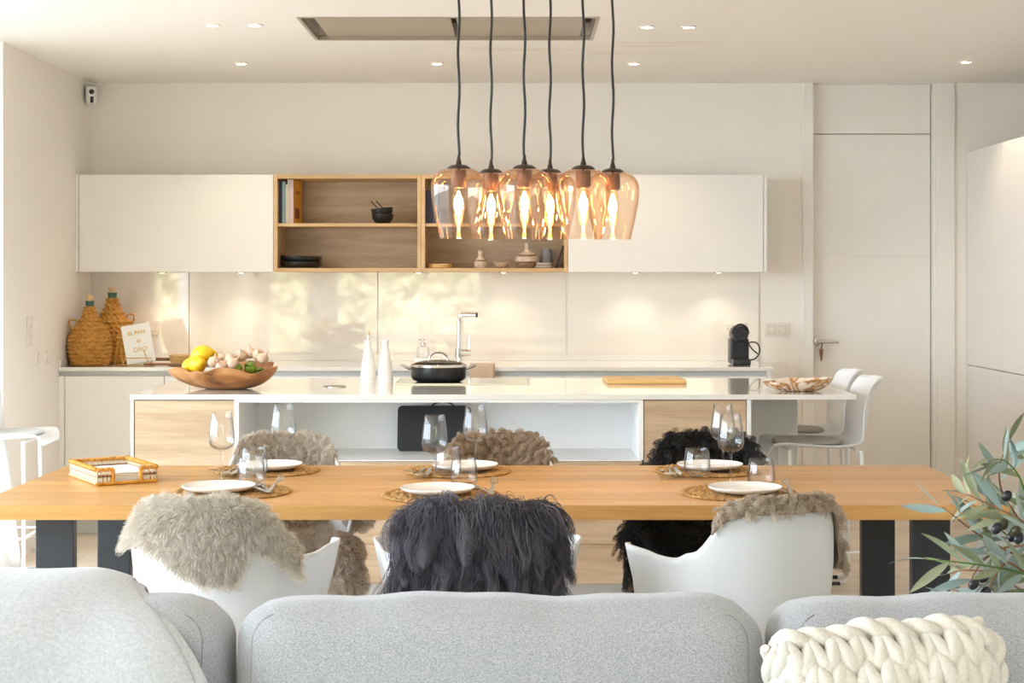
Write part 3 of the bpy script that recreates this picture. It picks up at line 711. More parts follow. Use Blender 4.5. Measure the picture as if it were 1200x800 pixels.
def sheepskin(label, ch, patches, col, hm, n, length, rad, grav, curl, curlf, clumps, clump, tang, seg=7, jit=.25):
    t = thing('sheepskin', label, 'sheepskin', ch.location, ch.rotation_euler.z, 'sheepskins draped on the dining chairs')
    V, N, Fq = [], [], []
    for a, b, c in patches:
        o = len(V); V += a; N += b; Fq += [tuple(i+o for i in q) for q in c]
    mb = MB(); mb.add(V, Fq); pelt = mb.build('pelt', col, t, weld=False)
    so = pelt.modifiers.new('t', 'SOLIDIFY'); so.thickness = .006; so.offset = 0
    P, Nn = sample([tuple(v) for v in V], [tuple(v) for v in N], Fq, n)
    D = Nn*(1-tang)+np.array([0, 0, -1.0])*tang
    hair('wool', t, P, D, length, seg, rad, hm, grav, curl, curlf, clumps, clump, jit)
    return t
H = {}
H['pale'] = hairmat('pale_greige_wool', [(.68, .61, .52), (.77, .70, .61), (.86, .80, .71)])
H['char'] = hairmat('charcoal_violet_fur', [(.05, .047, .062), (.095, .085, .108), (.22, .20, .225)], .4)
H['taupe'] = hairmat('taupe_wool', [(.44, .345, .26), (.56, .455, .355), (.68, .57, .455)])
H['grey'] = hairmat('warm_grey_wool', [(.48, .42, .34), (.59, .52, .43), (.70, .63, .53)])
H['brown'] = hairmat('curly_brown_wool', [(.30, .215, .145), (.41, .305, .22), (.51, .395, .295)])
H['black'] = hairmat('black_fur', [(.012, .012, .013), (.022, .022, .024), (.045, .044, .046)], .45)
B = {k: plain('pelt_'+k, c, .9, var=.1, scale=30) for k, c in dict(pale=(.72, .66, .58), char=(.05, .045, .055), taupe=(.33, .26, .20), grey=(.36, .31, .26), brown=(.28, .20, .14), black=(.012, .012, .013)).items()}
def dang(a, x): # smooth bump
    return math.exp(-(a/x)**2)
# near left: a big tongue hanging down behind, two side lobes
def vo_fl(a): return .02+.075*smoothstep(-70, -35, a)+.135*smoothstep(-40, 12, a)*(1-smoothstep(22, 31, a))+.03*smoothstep(28, 34, a)
sheepskin('pale greige sheepskin hanging over the back of the near left chair', CH_['fl'],
          [drape(-74, 60, lambda a: .34, vo_fl, .018)], B['pale'], H['pale'], 42000, .043, .0007, .45, .003, 1.2, 3000, .45, .10, 7, .32)
sheepskin('long-haired charcoal fur covering the near middle chair', CH_['fc'],
          [cover_patch()], B['char'], H['char'], 17000, .112, .0009, .9, .009, 1.2, 420, .85, .58, 10, .22)
sheepskin('taupe sheepskin laid over the top edge of the near right chair', CH_['fr'],
          [drape(-46, 78, lambda a: .45, lambda a: .04+.08*smoothstep(52, 64, a), .020)], B['taupe'], H['taupe'], 18000, .045, .00075, .8, .006, 1.4, 700, .8, .25)
sheepskin('greige plush sheepskin on the far left chair', CH_['rl'],
          [drape(-48, 46, lambda a: .8, lambda a: .2, .010), seat_patch(.17, -.14, .2, .16), lobe((-.255, .08, .60), .045, .09, .07), lobe((-.18, .21, .45), .07, .07, .06), lobe((-.20, .22, .36), .06, .06, .06)],
          B['grey'], H['grey'], 26000, .036, .0008, .45, .004, 1.4, 1900, .55, .05)
sheepskin('curly brown sheepskin on the far middle chair', CH_['rc'],
          [drape(-50, 50, lambda a: .8, lambda a: .2, .010), seat_patch(.18, -.14, .2, .18), lobe((.27, .19, .33), .05, .07, .10)],
          B['brown'], H['brown'], 22000, .042, .0008, .4, .010, 1.8, 1100, .85, .05)
sheepskin('shaggy black sheepskin on the far right chair', CH_['rr'],
          [drape(-70, 70, lambda a: .8, lambda a: .25, .016), seat_patch(.18, -.14, .2, .16), lobe((.21, .16, .50), .07, .09, .08), lobe((.21, .2, .40), .05, .06, .06)],
          B['black'], H['black'], 22000, .065, .0008, .7, .008, 1.3, 700, .8, .15)
sheepskin('brown end of a sheepskin hanging in front of the far right chair', CH_['rr'],
          [lobe((.20, .225, .315), .07, .05, .05), lobe((.235, .22, .27), .05, .05, .045)], B['brown'], H['brown'], 4500, .045, .0008, .8, .006, 1.3, 300, .7, .2)

# ------------------------------------------------------------------ table settings
def wine_mesh():
    o = [(0, 0), (.036, .0), (.0365, .0015), (.02, .004), (.006, .009), (.0042, .02), (.0038, .06), (.0042, .095), (.010, .1035), (.026, .109), (.0375, .118), (.0415, .132),
         (.0405, .155), (.036, .19), (.031, .224), (.0303, .2247), (.0297, .224)]
    i = [(.0347, .19), (.0391, .155), (.0401, .133), (.036, .120), (.025, .1115), (.009, .107), (0, .106)]
    return MB().lathe(o+i, 40).mesh('wine_glass', True, 60)
def tumbler_mesh():
    o = [(0, 0), (.030, 0), (.036, .003), (.0415, .012), (.0435, .025), (.043, .045), (.040, .07), (.0365, .089), (.0358, .0897), (.0351, .089)]
    i = [(.0386, .07), (.0415, .045), (.0415, .028), (.0385, .017), (.03, .012), (0, .011)]
    return MB().lathe(o+i, 40).mesh('tumbler', True, 60)
def plate_mesh():
    o = [(0, 0), (.06, 0), (.066, .002), (.10, .009), (.109, .0155), (.111, .0185), (.1105, .0205), (.1085, .0205), (.105, .016), (.075, .010), (.06, .0085), (0, .0083)]
    return MB().lathe(o, 56).mesh('plate', True, 50)
def mat_mesh(R=.178):
    mb = MB(); rows = 7; P = []
    nr, na = rows*8, 220
    for i in range(nr+1):
        r = R*i/nr; k = i/nr*rows; q = (k % 1); row = int(k)
        ring = []
        for a in range(na):
            th = 2*PI*a/na; cnt = max(6, round(2*PI*(row+.5)*R/rows/.026))
            s = math.sin(th*cnt+(q-.5)*3.2*(1 if row % 2 else -1))
            z = .0035+.0062*math.sin(PI*q)**.8*(1+.6*s)*.75
            rr = r+(.003*s if i == nr else 0)
            if i == nr: z = .003
            ring.append((rr*math.cos(th), rr*math.sin(th), z))
        P.append(ring)
    P.append([(R*.97*math.cos(2*PI*a/na), R*.97*math.sin(2*PI*a/na), 0) for a in range(na)])
    mb.grid(P, False, True); return mb.mesh('placemat', True, 80)
WG, TU, PL, MT = wine_mesh(), tumbler_mesh(), plate_mesh(), mat_mesh()
WG.materials.append(M['clear']); TU.materials.append(M['clear']); PL.materials.append(M['porcelain']); MT.materials.append(M['rope'])
def strip(mb, path, widths, th=.0016):
    P = []
    for (p, w_) in zip(path, widths):
        P.append([(p[0]-w_, p[1], p[2]), (p[0]+w_, p[1], p[2]), (p[0]+w_, p[1], p[2]+th), (p[0]-w_, p[1], p[2]+th)])
    b = len(mb.v); mb.grid(P, False, True); mb.f.append((b, b+1, b+2, b+3)); m = len(P)-1; mb.f.append(tuple(b+m*4+k for k in range(4)))
def fork_meshes():
    h = MB(); strip(h, [(0, -.10, .001), (0, -.06, .003), (0, 0, .006), (0, .035, .004), (0, .05, .002), (0, .062, .002)], [.007, .0065, .0035, .0035, .010, .0115])
    out = [h.mesh('handle')]
    for k in range(4):
        t = MB(); x = -.0096+.0064*k; strip(t, [(x, .061, .002), (x, .085, .003), (x*.95, .108, .008)], [.0019, .0016, .0009]); out.append(t.mesh('tine'))
    for m in out: m.materials.append(M['steel'])
    return out
FK = fork_meshes()
def fork(label, loc, rz, rx=0, ry=0):
    t = thing('fork', label, 'fork', loc, rz, 'steel forks on the place settings'); t.rotation_euler = (rx, ry, rz)
    link('handle', FK[0], None, t)
    for q in FK[1:]: link('tine', q, None, t)
SP = MB(); strip(SP, [(0, -.10, .001), (0, -.06, .003), (0, 0, .005), (0, .04, .003), (0, .05, .002), (0, .065, 0), (0, .085, .001), (0, .10, .004)], [.007, .0065, .0035, .0035, .012, .019, .018, .005]); SPm = SP.mesh('spoon'); SPm.materials.append(M['steel'])
KN = MB(); strip(KN, [(0, -.11, .001), (0, -.04, .003), (0, .0, .002), (0, .06, .0015), (0, .11, .001)], [.007, .007, .009, .010, .002], .0025); KNm = KN.mesh('knife'); KNm.materials.append(M['steel'])
seat_names = {'fl': 'near left', 'fc': 'near middle', 'fr': 'near right', 'rl': 'far left', 'rc': 'far middle', 'rr': 'far right'}
sets = {  # placemat centre px, plate centre px, wine foot px, tumbler foot px
 'rl': ((313, 552), (316, 549.5), (332, 552), (298, 556)),
 'rc': ((537, 553), (545, 550), (557, 553.5), (525, 556)),
 'rr': ((828, 552.5), (832, 549.5), (847, 553), (817, 557)),
 'fl': ((273, 577), (256, 575.5), (260, 565), (294.5, 569.5)),
 'fc': ((517, 581), (513, 578), (509.5, 570), (543.5, 570)),
 'fr': ((866, 578.5), (873, 577), (856.5, 568), (892, 570.5))}
for k, (a, b, c, d) in sets.items():
    w_ = seat_names[k]
    o = link('placemat', MT, None, None, onz(*a, TZ)); tag(o, 'round woven seagrass placemat at the %s seat' % w_, 'placemat', 'seagrass placemats')
    zz = TZ+.0105
    o = link('plate', PL, None, None, onz(*b, zz)); tag(o, 'white rimmed side plate at the %s seat' % w_, 'plate', 'white plates')
    for nme, me, q, lab, grp in (('wine_glass', WG, c, 'tall clear stemmed wine glass at the %s seat', 'wine glasses'), ('tumbler', TU, d, 'low clear stemless tumbler at the %s seat', 'water tumblers')):
        p = onz(*q, TZ); mc = onz(*a, TZ); on_mat = (p-mc).length < .175
        o = link(nme, me, None, None, onz(*q, TZ+(.0105 if on_mat else 0))); tag(o, lab % w_, 'glass', grp)
    p = onz(*a, zz+.001)
    if k[0] == 'r':
        fork('steel fork on the placemat at the %s seat' % w_, p+Vector((-.150, -.01, .002)), PI-.12, .10)
        o = link('spoon', SPm, None, None, p+Vector((-.122, -.0, .0)), (0, 0, PI-.05)); tag(o, 'steel spoon on the placemat at the %s seat' % w_, 'spoon', 'steel spoons')
        o = link('knife', KNm, None, None, p+Vector((-.098, 0, 0)), (0, 0, PI)); tag(o, 'steel knife beside the plate at the %s seat' % w_, 'knife', 'steel knives')
    else:
        q = {'fl': (325, 571), 'fc': (578, 573), 'fr': (920, 573)}[k]
        p2 = onz(*q, zz)
        fork('steel fork with raised tines at the %s seat' % w_, p2+Vector((0, -.05, .012)), -.05, .09)
        o = link('spoon', SPm, None, None, p2+Vector((-.035, -.04, .002)), (0, 0, .35)); tag(o, 'steel spoon on the placemat at the %s seat' % w_, 'spoon', 'steel spoons')
        if k == 'fl':
            o = link('knife', KNm, None, None, p2+Vector((-.065, -.04, .002)), (0, 0, .5)); tag(o, 'steel knife on the placemat at the near left seat', 'knife', 'steel knives')

# rattan napkin holder
nh = thing('napkin_holder', 'amber rattan napkin holder with cream cane sides at the left end of the table', 'napkin holder', (-1.318, 5.245, TZ), math.atan2(-.254, .155))
hw, hd_ = .148, .095                                  # long side along local x (towards the camera), opening on the +x end
def rrect(w_, d_, z): return [(-w_, -d_, z), (w_, -d_, z), (w_, d_, z), (-w_, d_, z)]
mb = MB()
for z0, z1 in ((0, .011),):
    for a, b in (((-hw, -hd_), (hw, -hd_)), ((hw, -hd_), (hw, hd_)), ((hw, hd_), (-hw, hd_)), ((-hw, hd_), (-hw, -hd_))):
        mb.tube([(a[0], a[1], .006), (b[0], b[1], .006)], .006, 10)
mb.build('base_frame', M['rattan'], nh)
rbox('base', -hw, hw, -hd_, hd_, .001, .005, M['rattan_pale'], nh, .001)
# top rim wrapped with cane: open in the middle of the +y side
def wrapped(name, a, b, z, r=.007):
    a = Vector((a[0], a[1], z)); b = Vector((b[0], b[1], z)); L = (b-a).length; n_ = max(3, int(L/.007)); pts = []; rs = []
    for i in range(n_*4+1):
        pts.append(a.lerp(b, i/(n_*4))); rs.append(r*(1+.22*math.cos(2*PI*i/4)))
    MB().tube(pts, rs, 8).build(name, M['rattan'], nh)
gy0, gy1 = -.045, .045
for a, b in (((-hw, -hd_), (hw, -hd_)), ((-hw, hd_), (hw, hd_)), ((-hw, -hd_), (-hw, hd_)), ((hw, -hd_), (hw, gy0)), ((hw, gy1), (hw, hd_))):
    wrapped('rim', a, b, .050)
for y0 in (gy0, gy1): wrapped('post', (hw, y0), (hw, y0+.0001), .05)
for y0 in (gy0, gy1):
    MB().tube([(hw, y0, .006), (hw, y0, .05)], .007, 8).build('post', M['rattan'], nh)
def cane(a, b):
    L = math.dist(a, b); n_ = int(L/.011)
    for i in range(n_+1):
        x = a[0]+(b[0]-a[0])*i/max(1, n_); y = a[1]+(b[1]-a[1])*i/max(1, n_)
        link('cane_stake', CANE, None, nh, (x, y, 0))
    MB().tube([(a[0], a[1], .029), (b[0], b[1], .029)], .0042, 8).build('woven_band', M['walnut'], nh)
CANE = MB().tube([(0, 0, .008), (0, 0, .047)], .0032, 6).mesh('cane_stake'); CANE.materials.append(M['rattan_pale'])
cane((-hw, -hd_), (hw, -hd_)); cane((-hw, hd_), (hw, hd_)); cane((-hw, -hd_), (-hw, hd_)); cane((hw, -hd_), (hw, gy0)); cane((hw, gy1), (hw, hd_))
np_ = thing('napkin_stack', 'stack of white paper napkins in the rattan holder', 'napkins', (-1.318, 5.245, TZ+.0055), math.atan2(-.254, .155))
for k in range(5): rbox('napkin', -.085, .128, -.082, .082, .0062*k, .0062*k+.0055, M['paper'], np_, .002)

# ------------------------------------------------------------------ pendant lamps
def pendants():
    sh = MB()
    o = [(.033, .2185), (.050, .214), (.068, .205), (.080, .191), (.0862, .172), (.087, .155), (.084, .12), (.076, .075), (.067, .035), (.059, .0)]
    i = [(r-.0022, z) for r, z in o][::-1]
    sh.lathe(o+[(.058, -.0008)]+i, 48); shm = sh.mesh('glass_shade', True, 60)
    cap = MB().lathe([(0, .262), (.004, .262), (.006, .247), (.009, .236), (.010, .231), (.026, .228), (.036, .221), (.037, .217), (.030, .216), (0, .216)], 32).mesh('cap')
    sk = MB().lathe([(0, .216), (.0235, .216), (.0245, .20), (.0245, .165), (.020, .158), (.014, .156), (0, .156)], 24).mesh('socket')
    bp = [(.013, .158), (.0135, .150), (.017, .138), (.0185, .115), (.0175, .09), (.0155, .07), (.013, .05), (.008, .040), (0, .037)]
    bb = MB().lathe(bp, 24).mesh('bulb', True, 80)
    fl_ = MB().lathe([(0, .148), (.003, .147), (.006, .137), (.0125, .122), (.0140, .107), (.0125, .092), (.0065, .078), (.0045, .064), (.002, .052), (0, .05)], 16).mesh('filament', True, 80)
    for m_, k in ((shm, 'amber'), (cap, 'bronze'), (sk, 'copper'), (bb, 'bulb_glass'), (fl_, 'filament')): m_.materials.append(M[k])
    lab = {0: 'leftmost of the cluster', 1: 'second from the left, set back', 2: 'third from the left, front row', 3: 'fourth from the left, set back', 4: 'fifth from the left, front row', 5: 'rightmost of the cluster, set back'}
    for k, (xp, Yp, tilt) in enumerate(((537.5, 5.05, 0), (575.5, 5.27, 0), (614.5, 5.05, 0), (644.5, 5.27, 0), (683.5, 5.08, 0), (718, 5.25, 0))):
        zb = 1.528 if Yp < 5.2 else 1.530
        t = thing('pendant_lamp', 'amber glass pendant lamp with lit filament bulb, '+lab[k], 'lamp', (X(xp, Yp), Yp, zb), 0, 'amber pendant lamps over the table')
        link('cap', cap, None, t); link('socket', sk, None, t)
        b = link('bulb', bb, None, t); link('filament', fl_, None, b); link('glass_shade', shm, None, t)
        ph = random.uniform(0, 6); top = CEIL-zb
        pts = [(.0025*math.sin(ph+i*.9), .0025*math.cos(ph*1.7+i*.8), .258+(top-.26)*i/24) for i in range(25)]
        MB().tube(pts, .0042, 8).build('cord', M['black_plastic'], t)
        MB().lathe([(0, top-.025), (.03, top-.025), (.05, top-.012), (.052, top), (0, top)], 24).build('ceiling_rose', M['bronze'], t)
        d = bpy.data.lights.new('bulb_light', 'POINT'); d.energy = 1.2; d.color = (1, .62, .28); d.shadow_soft_size = .012
        lo = bpy.data.objects.new('bulb_light', d); COL.objects.link(lo); lo.parent = t; lo.location = (0, 0, .02)
pendants()

# ------------------------------------------------------------------ sofa
def cushion(name, w_, d_, h_, r, puff, m, parent, loc, rot=(0, 0, 0), n=20, power=2, top_puff=0):
    bm = bmesh.new(); bmesh.ops.create_cube(bm, size=2); bmesh.ops.subdivide_edges(bm, edges=bm.edges[:], cuts=n, use_grid_fill=True)
    hw_, hd2, hh = w_/2, d_/2, h_/2
    for v in bm.verts:
        c = v.co.copy(); p = Vector((c.x*hw_, c.y*hd2, c.z*hh))
        q = Vector((max(-hw_+r, min(hw_-r, p.x)), max(-hd2+r, min(hd2-r, p.y)), max(-hh+r, min(hh-r, p.z))))
        e = p-q; p = q+(e.normalized()*r if e.length > 1e-9 else Vector())
        f_ = (1-c.x**2)*(1-c.z**2); p.y += math.copysign(puff*max(0, f_)**.6, c.y)*(abs(c.y)**3)
        p.z += top_puff*(1-c.x**4)*max(0, c.z)*.5
        p += Vector((0, 0, .0035*math.sin(c.x*7+c.z*3)+.002*math.sin(c.x*17+1)))*(1 if c.z > .5 else 0)
        v.co = p
    me = bpy.data.meshes.new(name); bm.to_mesh(me); bm.free(); me.shade_smooth()
    return link(name, me, m, parent, loc, rot)
SY = 2.88
sofa = thing('sofa', 'light grey woven fabric sofa with three loose back cushions in front of the table', 'sofa', (-.035, SY-.15, 0))
rbox('back_frame', -1.55, 1.55, .10+.15, .24+.15, .10, .70, M['sofa'], sofa, .04, seg=4)
rbox('base', -1.55, 1.55, -.75, .40, .10, .30, M['sofa'], sofa, .03, seg=4)
for s in (-1, 1): rbox('arm', s*1.64-.1, s*1.64+.1, -.75, .40, .10, .62, M['sofa'], sofa, .05, seg=4)
for k in range(3): cushion('seat_cushion', .99, .72, .17, .05, .0, M['sofa'], sofa, ((k-1)*1.0, -.40, .385), n=8)
for sx in (-1.4, 1.4):
    for sy in (-.65, .3): MB().lathe([(0, 0), (.018, 0), (.024, .10), (0, .10)], 12, (sx, sy, 0)).build('foot', M['black_steel'], sofa)
bx0 = [(-1.465, -.508), (-.492, .430), (.446, 1.395)]
for k, (a, b) in enumerate(bx0):
    w_ = b-a; h_ = .40 if k != 1 else .402
    c = cushion('back_cushion', w_, .22, h_, .075, .03, M['sofa'], sofa, ((a+b)/2+.035, .13, .63), (-.10, 0, 0), n=22, top_puff=.012)
    # stitched seams: down both sides of the front face and round its upper corners
    bt = BVHTree.FromPolygons([v.co.copy() for v in c.data.vertices], [tuple(p.vertices) for p in c.data.polygons])
    ww, hh, rr = w_/2-.035, h_/2-.016, .05
    for s in (-1, 1):
        pl = [(s*ww, -hh+.03+(2*hh-rr-.03)*q/12) for q in range(13)]+[(s*(ww-rr+rr*math.cos(math.radians(a_))), hh-rr+rr*math.sin(math.radians(a_))) for a_ in range(10, 80, 10)]
        pts = []
        for x_, z_ in pl:
            hit = bt.ray_cast(Vector((x_, -1, z_)), Vector((0, 1, 0)))
            if hit[0] is not None: pts.append(hit[0]+Vector((0, .0004, 0)))
        if len(pts) > 3: MB().tube(pts, .0016, 6).build('seam', M['seam'], c)

# throw over the left cushion: two folded layers
def throw():
    t = thing('throw_blanket', 'pale grey felted throw folded over the left sofa cushion', 'blanket', (-.95, SY-.02, .83))
    for k, (xr, off, nm_) in enumerate(((0.0, .018, 'under_layer'), (-.02, .030, 'top_layer'))):
        prof = [(.205, -.30), (.20, -.15), (.185, -.06), (.155, -.012), (.10, .008), (.03, .012), (-.04, .0), (-.10, -.03), (-.138, -.08), (-.158, -.16), (-.172, -.26), (-.18, -.36)]
        P = []
        for i in range(40):
            u = i/39; row = []
            for j, q in enumerate(crom([Vector((a, b, 0)) for a, b in prof], 3)):
                v = j/33
                xend = .262+xr+.0+.23*smoothstep(.30, 1.0, v)
                x = -.6+(xend+.6)*u
                nx, nz = (q.x-.03), (q.y+.22); L = math.hypot(nx, nz)
                o_ = off+.006*math.sin(x*9+v*4)+.004*math.sin(x*23+v*9)
                if u > .93: o_ -= .014*((u-.93)/.07)
                row.append((x, q.x+nx/L*o_, q.y+nz/L*o_))
            P.append(row)
        mb = MB(); mb.grid(P); o = mb.build(nm_, M['throw'], t); so = o.modifiers.new('t', 'SOLIDIFY'); so.thickness = .011; so.offset = -1
        sb = o.modifiers.new('s', 'SUBSURF'); sb.levels = 1; sb.render_levels = 1
throw()

# chunky knit cushion
def knit():
    t = thing('knit_cushion', 'cream chunky-knit wool cushion leaning on the right sofa cushion', 'cushion', (.612, SY-.245, .608)); t.rotation_euler = (-.20, math.radians(-4.5), 0)
    w_, h_ = .352, .40
    cushion('cushion_core', w_-.03, .12, h_-.03, .05, .035, M['knit'], t, (0, 0, 0), n=12)
    ncol, nrow = 9, 10; sx = w_/ncol; sz = h_/nrow
    def surf(x, z, d):
        u = max(-1, min(1, x/(w_/2))); v = max(-1, min(1, z/(h_/2)))
        e = max(abs(u)**6, abs(v)**6)
        y = -.052-.034*(1-u*u)*(1-v*v)+.05*e**2
        return Vector((x, y-d, z))
    for r in range(nrow):
        pts = []; N = ncol*28
        for i in range(N+1):
            tt = i/28*2*PI; x = -w_/2+sx*i/28
            lx = sx*.30*math.sin(2*tt); lz = sz*.95*math.cos(tt); dd = .013*math.cos(2*tt)
            pts.append(surf(x+lx, -h_/2+sz*(r+.5)+lz*.85+.004*math.sin(3.1*r+x*31), .010-dd+.003*math.sin(r*5+x*60)))
        rs = [.0142*(1+.10*math.sin(i*.35+r*2.1))*min(1, (.3+i/8), (.3+(N-i)/8))**.5 for i in range(N+1)]
        MB().tube(pts, rs, 12).build('yarn_row', M['knit'], t)
    for k in range(4):                                   # twisted two-strand rope round the edge
        a = Vector(((-1, -1, 1, 1)[k]*w_/2, -.012, (-1, 1, 1, -1)[k]*h_/2)); b = Vector(((-1, 1, 1, -1)[k]*w_/2, -.012, (1, 1, -1, -1)[k]*h_/2))
        d = (b-a).normalized(); u_ = Vector((0, 1, 0)); v_ = d.cross(u_); L = (b-a).length; nn = int(L/.006)
        for ph in (0, PI):
            pts = []
            for q in range(nn+1):
                f_ = q/nn; an = ph+2*PI*f_*L/.085; bulge = .012*math.sin(PI*f_)
                pts.append(a.lerp(b, f_)+u_*math.cos(an)*.015+v_*(math.sin(an)*.010+.004*math.sin(5*f_*L/.1))+(a+b).normalized()*bulge)
            MB().tube(pts, [.0135*min(1, .35+q/5, .35+(nn-q)/5)**.5 for q in range(nn+1)], 12).build('edge_rope', M['knit'], t)
knit()

# ------------------------------------------------------------------ bar stools
def stool(label, loc, rot, pad):
    t = thing('bar_stool', label, 'stool', (loc[0], loc[1], 0), rot, 'white bar stools')
    # local: faces -x; side profile (x, z)
    prof = [(-.248, .632), (-.240, .656), (-.21, .667), (-.12, .663), (0, .655), (.09, .658), (.145, .68), (.175, .725), (.195, .79), (.212, .86), (.235, .92), (.262, .955), (.28, .965)]
    sp_ = crom([Vector((a, 0, b)) for a, b in prof], 4); P = []; N = len(sp_)
    for i, q in enumerate(sp_):
        s = i/(N-1); hw_ = .205-.03*smoothstep(.55, 1, s); hw_ -= .05*smoothstep(.12, 0, s)+.05*smoothstep(.90, 1, s)
        row = []
        for k in range(17):
            a = -1+k/8; cup = abs(a)**3
            row.append((q.x-.05*cup*smoothstep(.45, .75, s), a*hw_, q.z+.022*cup*(1-smoothstep(.4, .6, s))*smoothstep(.0, .15, s)))
        P.append(row)
    mb = MB(); mb.grid(P); sh = mb.build('shell', M['shell'], t, angle=80); so = sh.modifiers.new('t', 'SOLIDIFY'); so.thickness = .009; so.offset = 0
    sb = sh.modifiers.new('s', 'SUBSURF'); sb.levels = 1; sb.render_levels = 1
    mb = MB(); R = []
    for r_, z in ((0, .668), (.6, .668), (.95, .669), (1.0, .675), (.96, .683), (.7, .687), (0, .688)):
        R.append([(-.055+.155*r_*math.copysign(abs(math.cos(2*PI*k/32))**.8, math.cos(2*PI*k/32)), .165*r_*math.copysign(abs(math.sin(2*PI*k/32))**.8, math.sin(2*PI*k/32)), z-.006+.012*abs(r_)**2) for k in range(32)])
    mb.grid(R, False, True); mb.build('seat_pad', pad, t)
    for s in (-1, 1):                                     # sled frames
        y = s*.165; y2 = s*.19
        pts = crom([(-.155, y*.9, .650), (-.158, y*.93, .60), (-.163, y, .30), (-.168, y2, .08), (-.166, y2, .03), (-.14, y2, .012), (-.09, y2, .010), (.09, y2, .010), (.14, y2, .012), (.166, y2, .03), (.168, y2, .08), (.163, y, .30), (.158, y*.93, .60), (.155, y*.9, .650)], 5)
        MB().tube(pts, .0085, 8).build('sled_frame', M['white_metal'], t)
        for fx in (-.11, .11): rbox('foot_cap', fx-.02, fx+.02, y2-.012, y2+.012, 0, .016, M['black_plastic'], t, .003)
    MB().tube([(-.165, -.18, .21), (-.165, .18, .21)], .0075, 8).build('footrest', M['white_metal'], t)
    MB().tube([(-.165, -.175, .21), (.165, -.175, .21)], .006, 8).build('side_bar', M['white_metal'], t); MB().tube([(-.165, .175, .21), (.165, .175, .21)], .006, 8).build('side_bar', M['white_metal'], t)
    MB().tube([(-.155, -.145, .648), (-.155, .145, .648)], .008, 8).build('seat_rail', M['white_metal'], t); MB().tube([(.14, -.145, .650), (.14, .145, .650)], .008, 8).build('seat_rail', M['white_metal'], t)
stool('white bar stool with taupe pad at the breakfast end, nearer one', (1.345, 7.20), 0, M['pad'])
stool('white bar stool with taupe pad at the breakfast end, half hidden behind the nearer one', (1.365, 7.74), 0, M['pad'])
stool('white bar stool with cool grey pad by the curtain at the left edge', (-2.44, 7.56), PI+.05, M['pad_grey'])

# ------------------------------------------------------------------ things on the island
# teak root bowl
def root_bowl(name, label, loc, rx, ry, h, m, seed, rot=0, wob=.16, th_=.014, foot=.45, lift=None):
    r_ = random.Random(seed); ph = [r_.uniform(0, 6) for _ in range(8)]
    def rimf(a): return 1+wob*(.5*math.sin(2*a+ph[0])+.35*math.sin(3*a+ph[1])+.25*math.sin(5*a+ph[2]))
    def rimz(a): return 1+wob*1.3*(.5*math.sin(2*a+ph[3])+.4*math.sin(3*a+ph[4])+.3*math.sin(6*a+ph[5]))+(lift(a) if lift else 0)
    n = 72; P = []
    prof = [(0, .0), (foot*.7, 0), (foot, .04), (.66, .22), (.84, .52), (.95, .82), (1, 1)]
    for f, z in prof:
        P.append([(rx*(f*(1+(rimf(2*PI*k/n)-1)*f))*math.cos(2*PI*k/n), ry*(f*(1+(rimf(2*PI*k/n)-1)*f))*math.sin(2*PI*k/n), h*z*(1+(rimz(2*PI*k/n)-1)*z)+(.004*math.sin(7*2*PI*k/n+9*f+ph[6])*(f > .5)*(f < 1))) for k in range(n)])
    for f, z in prof[::-1]:
        P.append([((rx-th_)*(f*(1+(rimf(2*PI*k/n)-1)*f))*math.cos(2*PI*k/n), (ry-th_)*(f*(1+(rimf(2*PI*k/n)-1)*f))*math.sin(2*PI*k/n), h*z*(1+(rimz(2*PI*k/n)-1)*z)*(1-.12*z*0)+th_*(1-z)) for k in range(n)])
    o = MB().grid(P, False, True).build(name, m, None, angle=70); o.location = loc; o.rotation_euler = (0, 0, rot)
    sb = o.modifiers.new('s', 'SUBSURF'); sb.levels = 1; sb.render_levels = 1
    return tag(o, label, 'bowl')
BC = Vector((X(266, 7.22), 7.22, IZ))
root_bowl('fruit_bowl', 'wide rough teak-root bowl filled with lemons and garlic on the island', BC, .255, .17, .085, M['teak'], 5, 0, .22, .014, .45, lambda a: .35*max(0, math.cos(a))-.42*math.exp(-((a-5.25)/.16)**2)+.18*math.exp(-((a-5.0)/.2)**2)+.10*math.sin(11*a)*max(0, -math.sin(a)))
def lemon_mesh():
    pr = [(0, -.044), (.006, -.042), (.012, -.036), (.024, -.026), (.031, -.008), (.031, .008), (.025, .024), (.013, .035), (.007, .042), (0, .044)]
    return MB().lathe(pr, 24).mesh('lemon', True, 80)
LM = lemon_mesh(); LM.materials.append(M['lemon'])
def put(name, me, label, cat, grp, p, rot, sc_=1):
    o = link(name, me, None, None, p, rot); o.scale = (sc_,)*3; return tag(o, label, cat, grp)
for (a, b, Yl, rot, sc_, w_) in ((231, 427, 7.18, (1.3, .3, .5), 1.25, 'lowest and largest, at the left of the teak bowl'), (237, 415, 7.22, (.2, 1.3, .2), 1.3, 'on top of the pile'), (223, 428, 7.26, (.6, .9, 1.2), 1.05, 'pale, tucked at the left rim'), (248, 419, 7.3, (1.2, .2, 2), 1.0, 'behind the top lemon')):
    put('lemon', LM, 'yellow lemon in the teak bowl, '+w_, 'lemon', 'lemons in the fruit bowl', px(a, b, Yl), rot, sc_)
LI = MB().lathe([(0, -.03), (.01, -.027), (.022, -.015), (.026, 0), (.022, .015), (.010, .027), (0, .03)], 20).mesh('lime', True, 80); LI.materials.append(M['lime'])
for (a, b, Yl, w_) in ((293, 431, 7.15, 'upper, below the garlic'), (305, 437, 7.16, 'lower right'), (277, 432, 7.13, 'left, beside the rim')):
    put('lime', LI, 'green lime in the teak bowl, '+w_, 'lime', 'limes in the fruit bowl', px(a, b, Yl), (1.2, .4, a), 1.0)
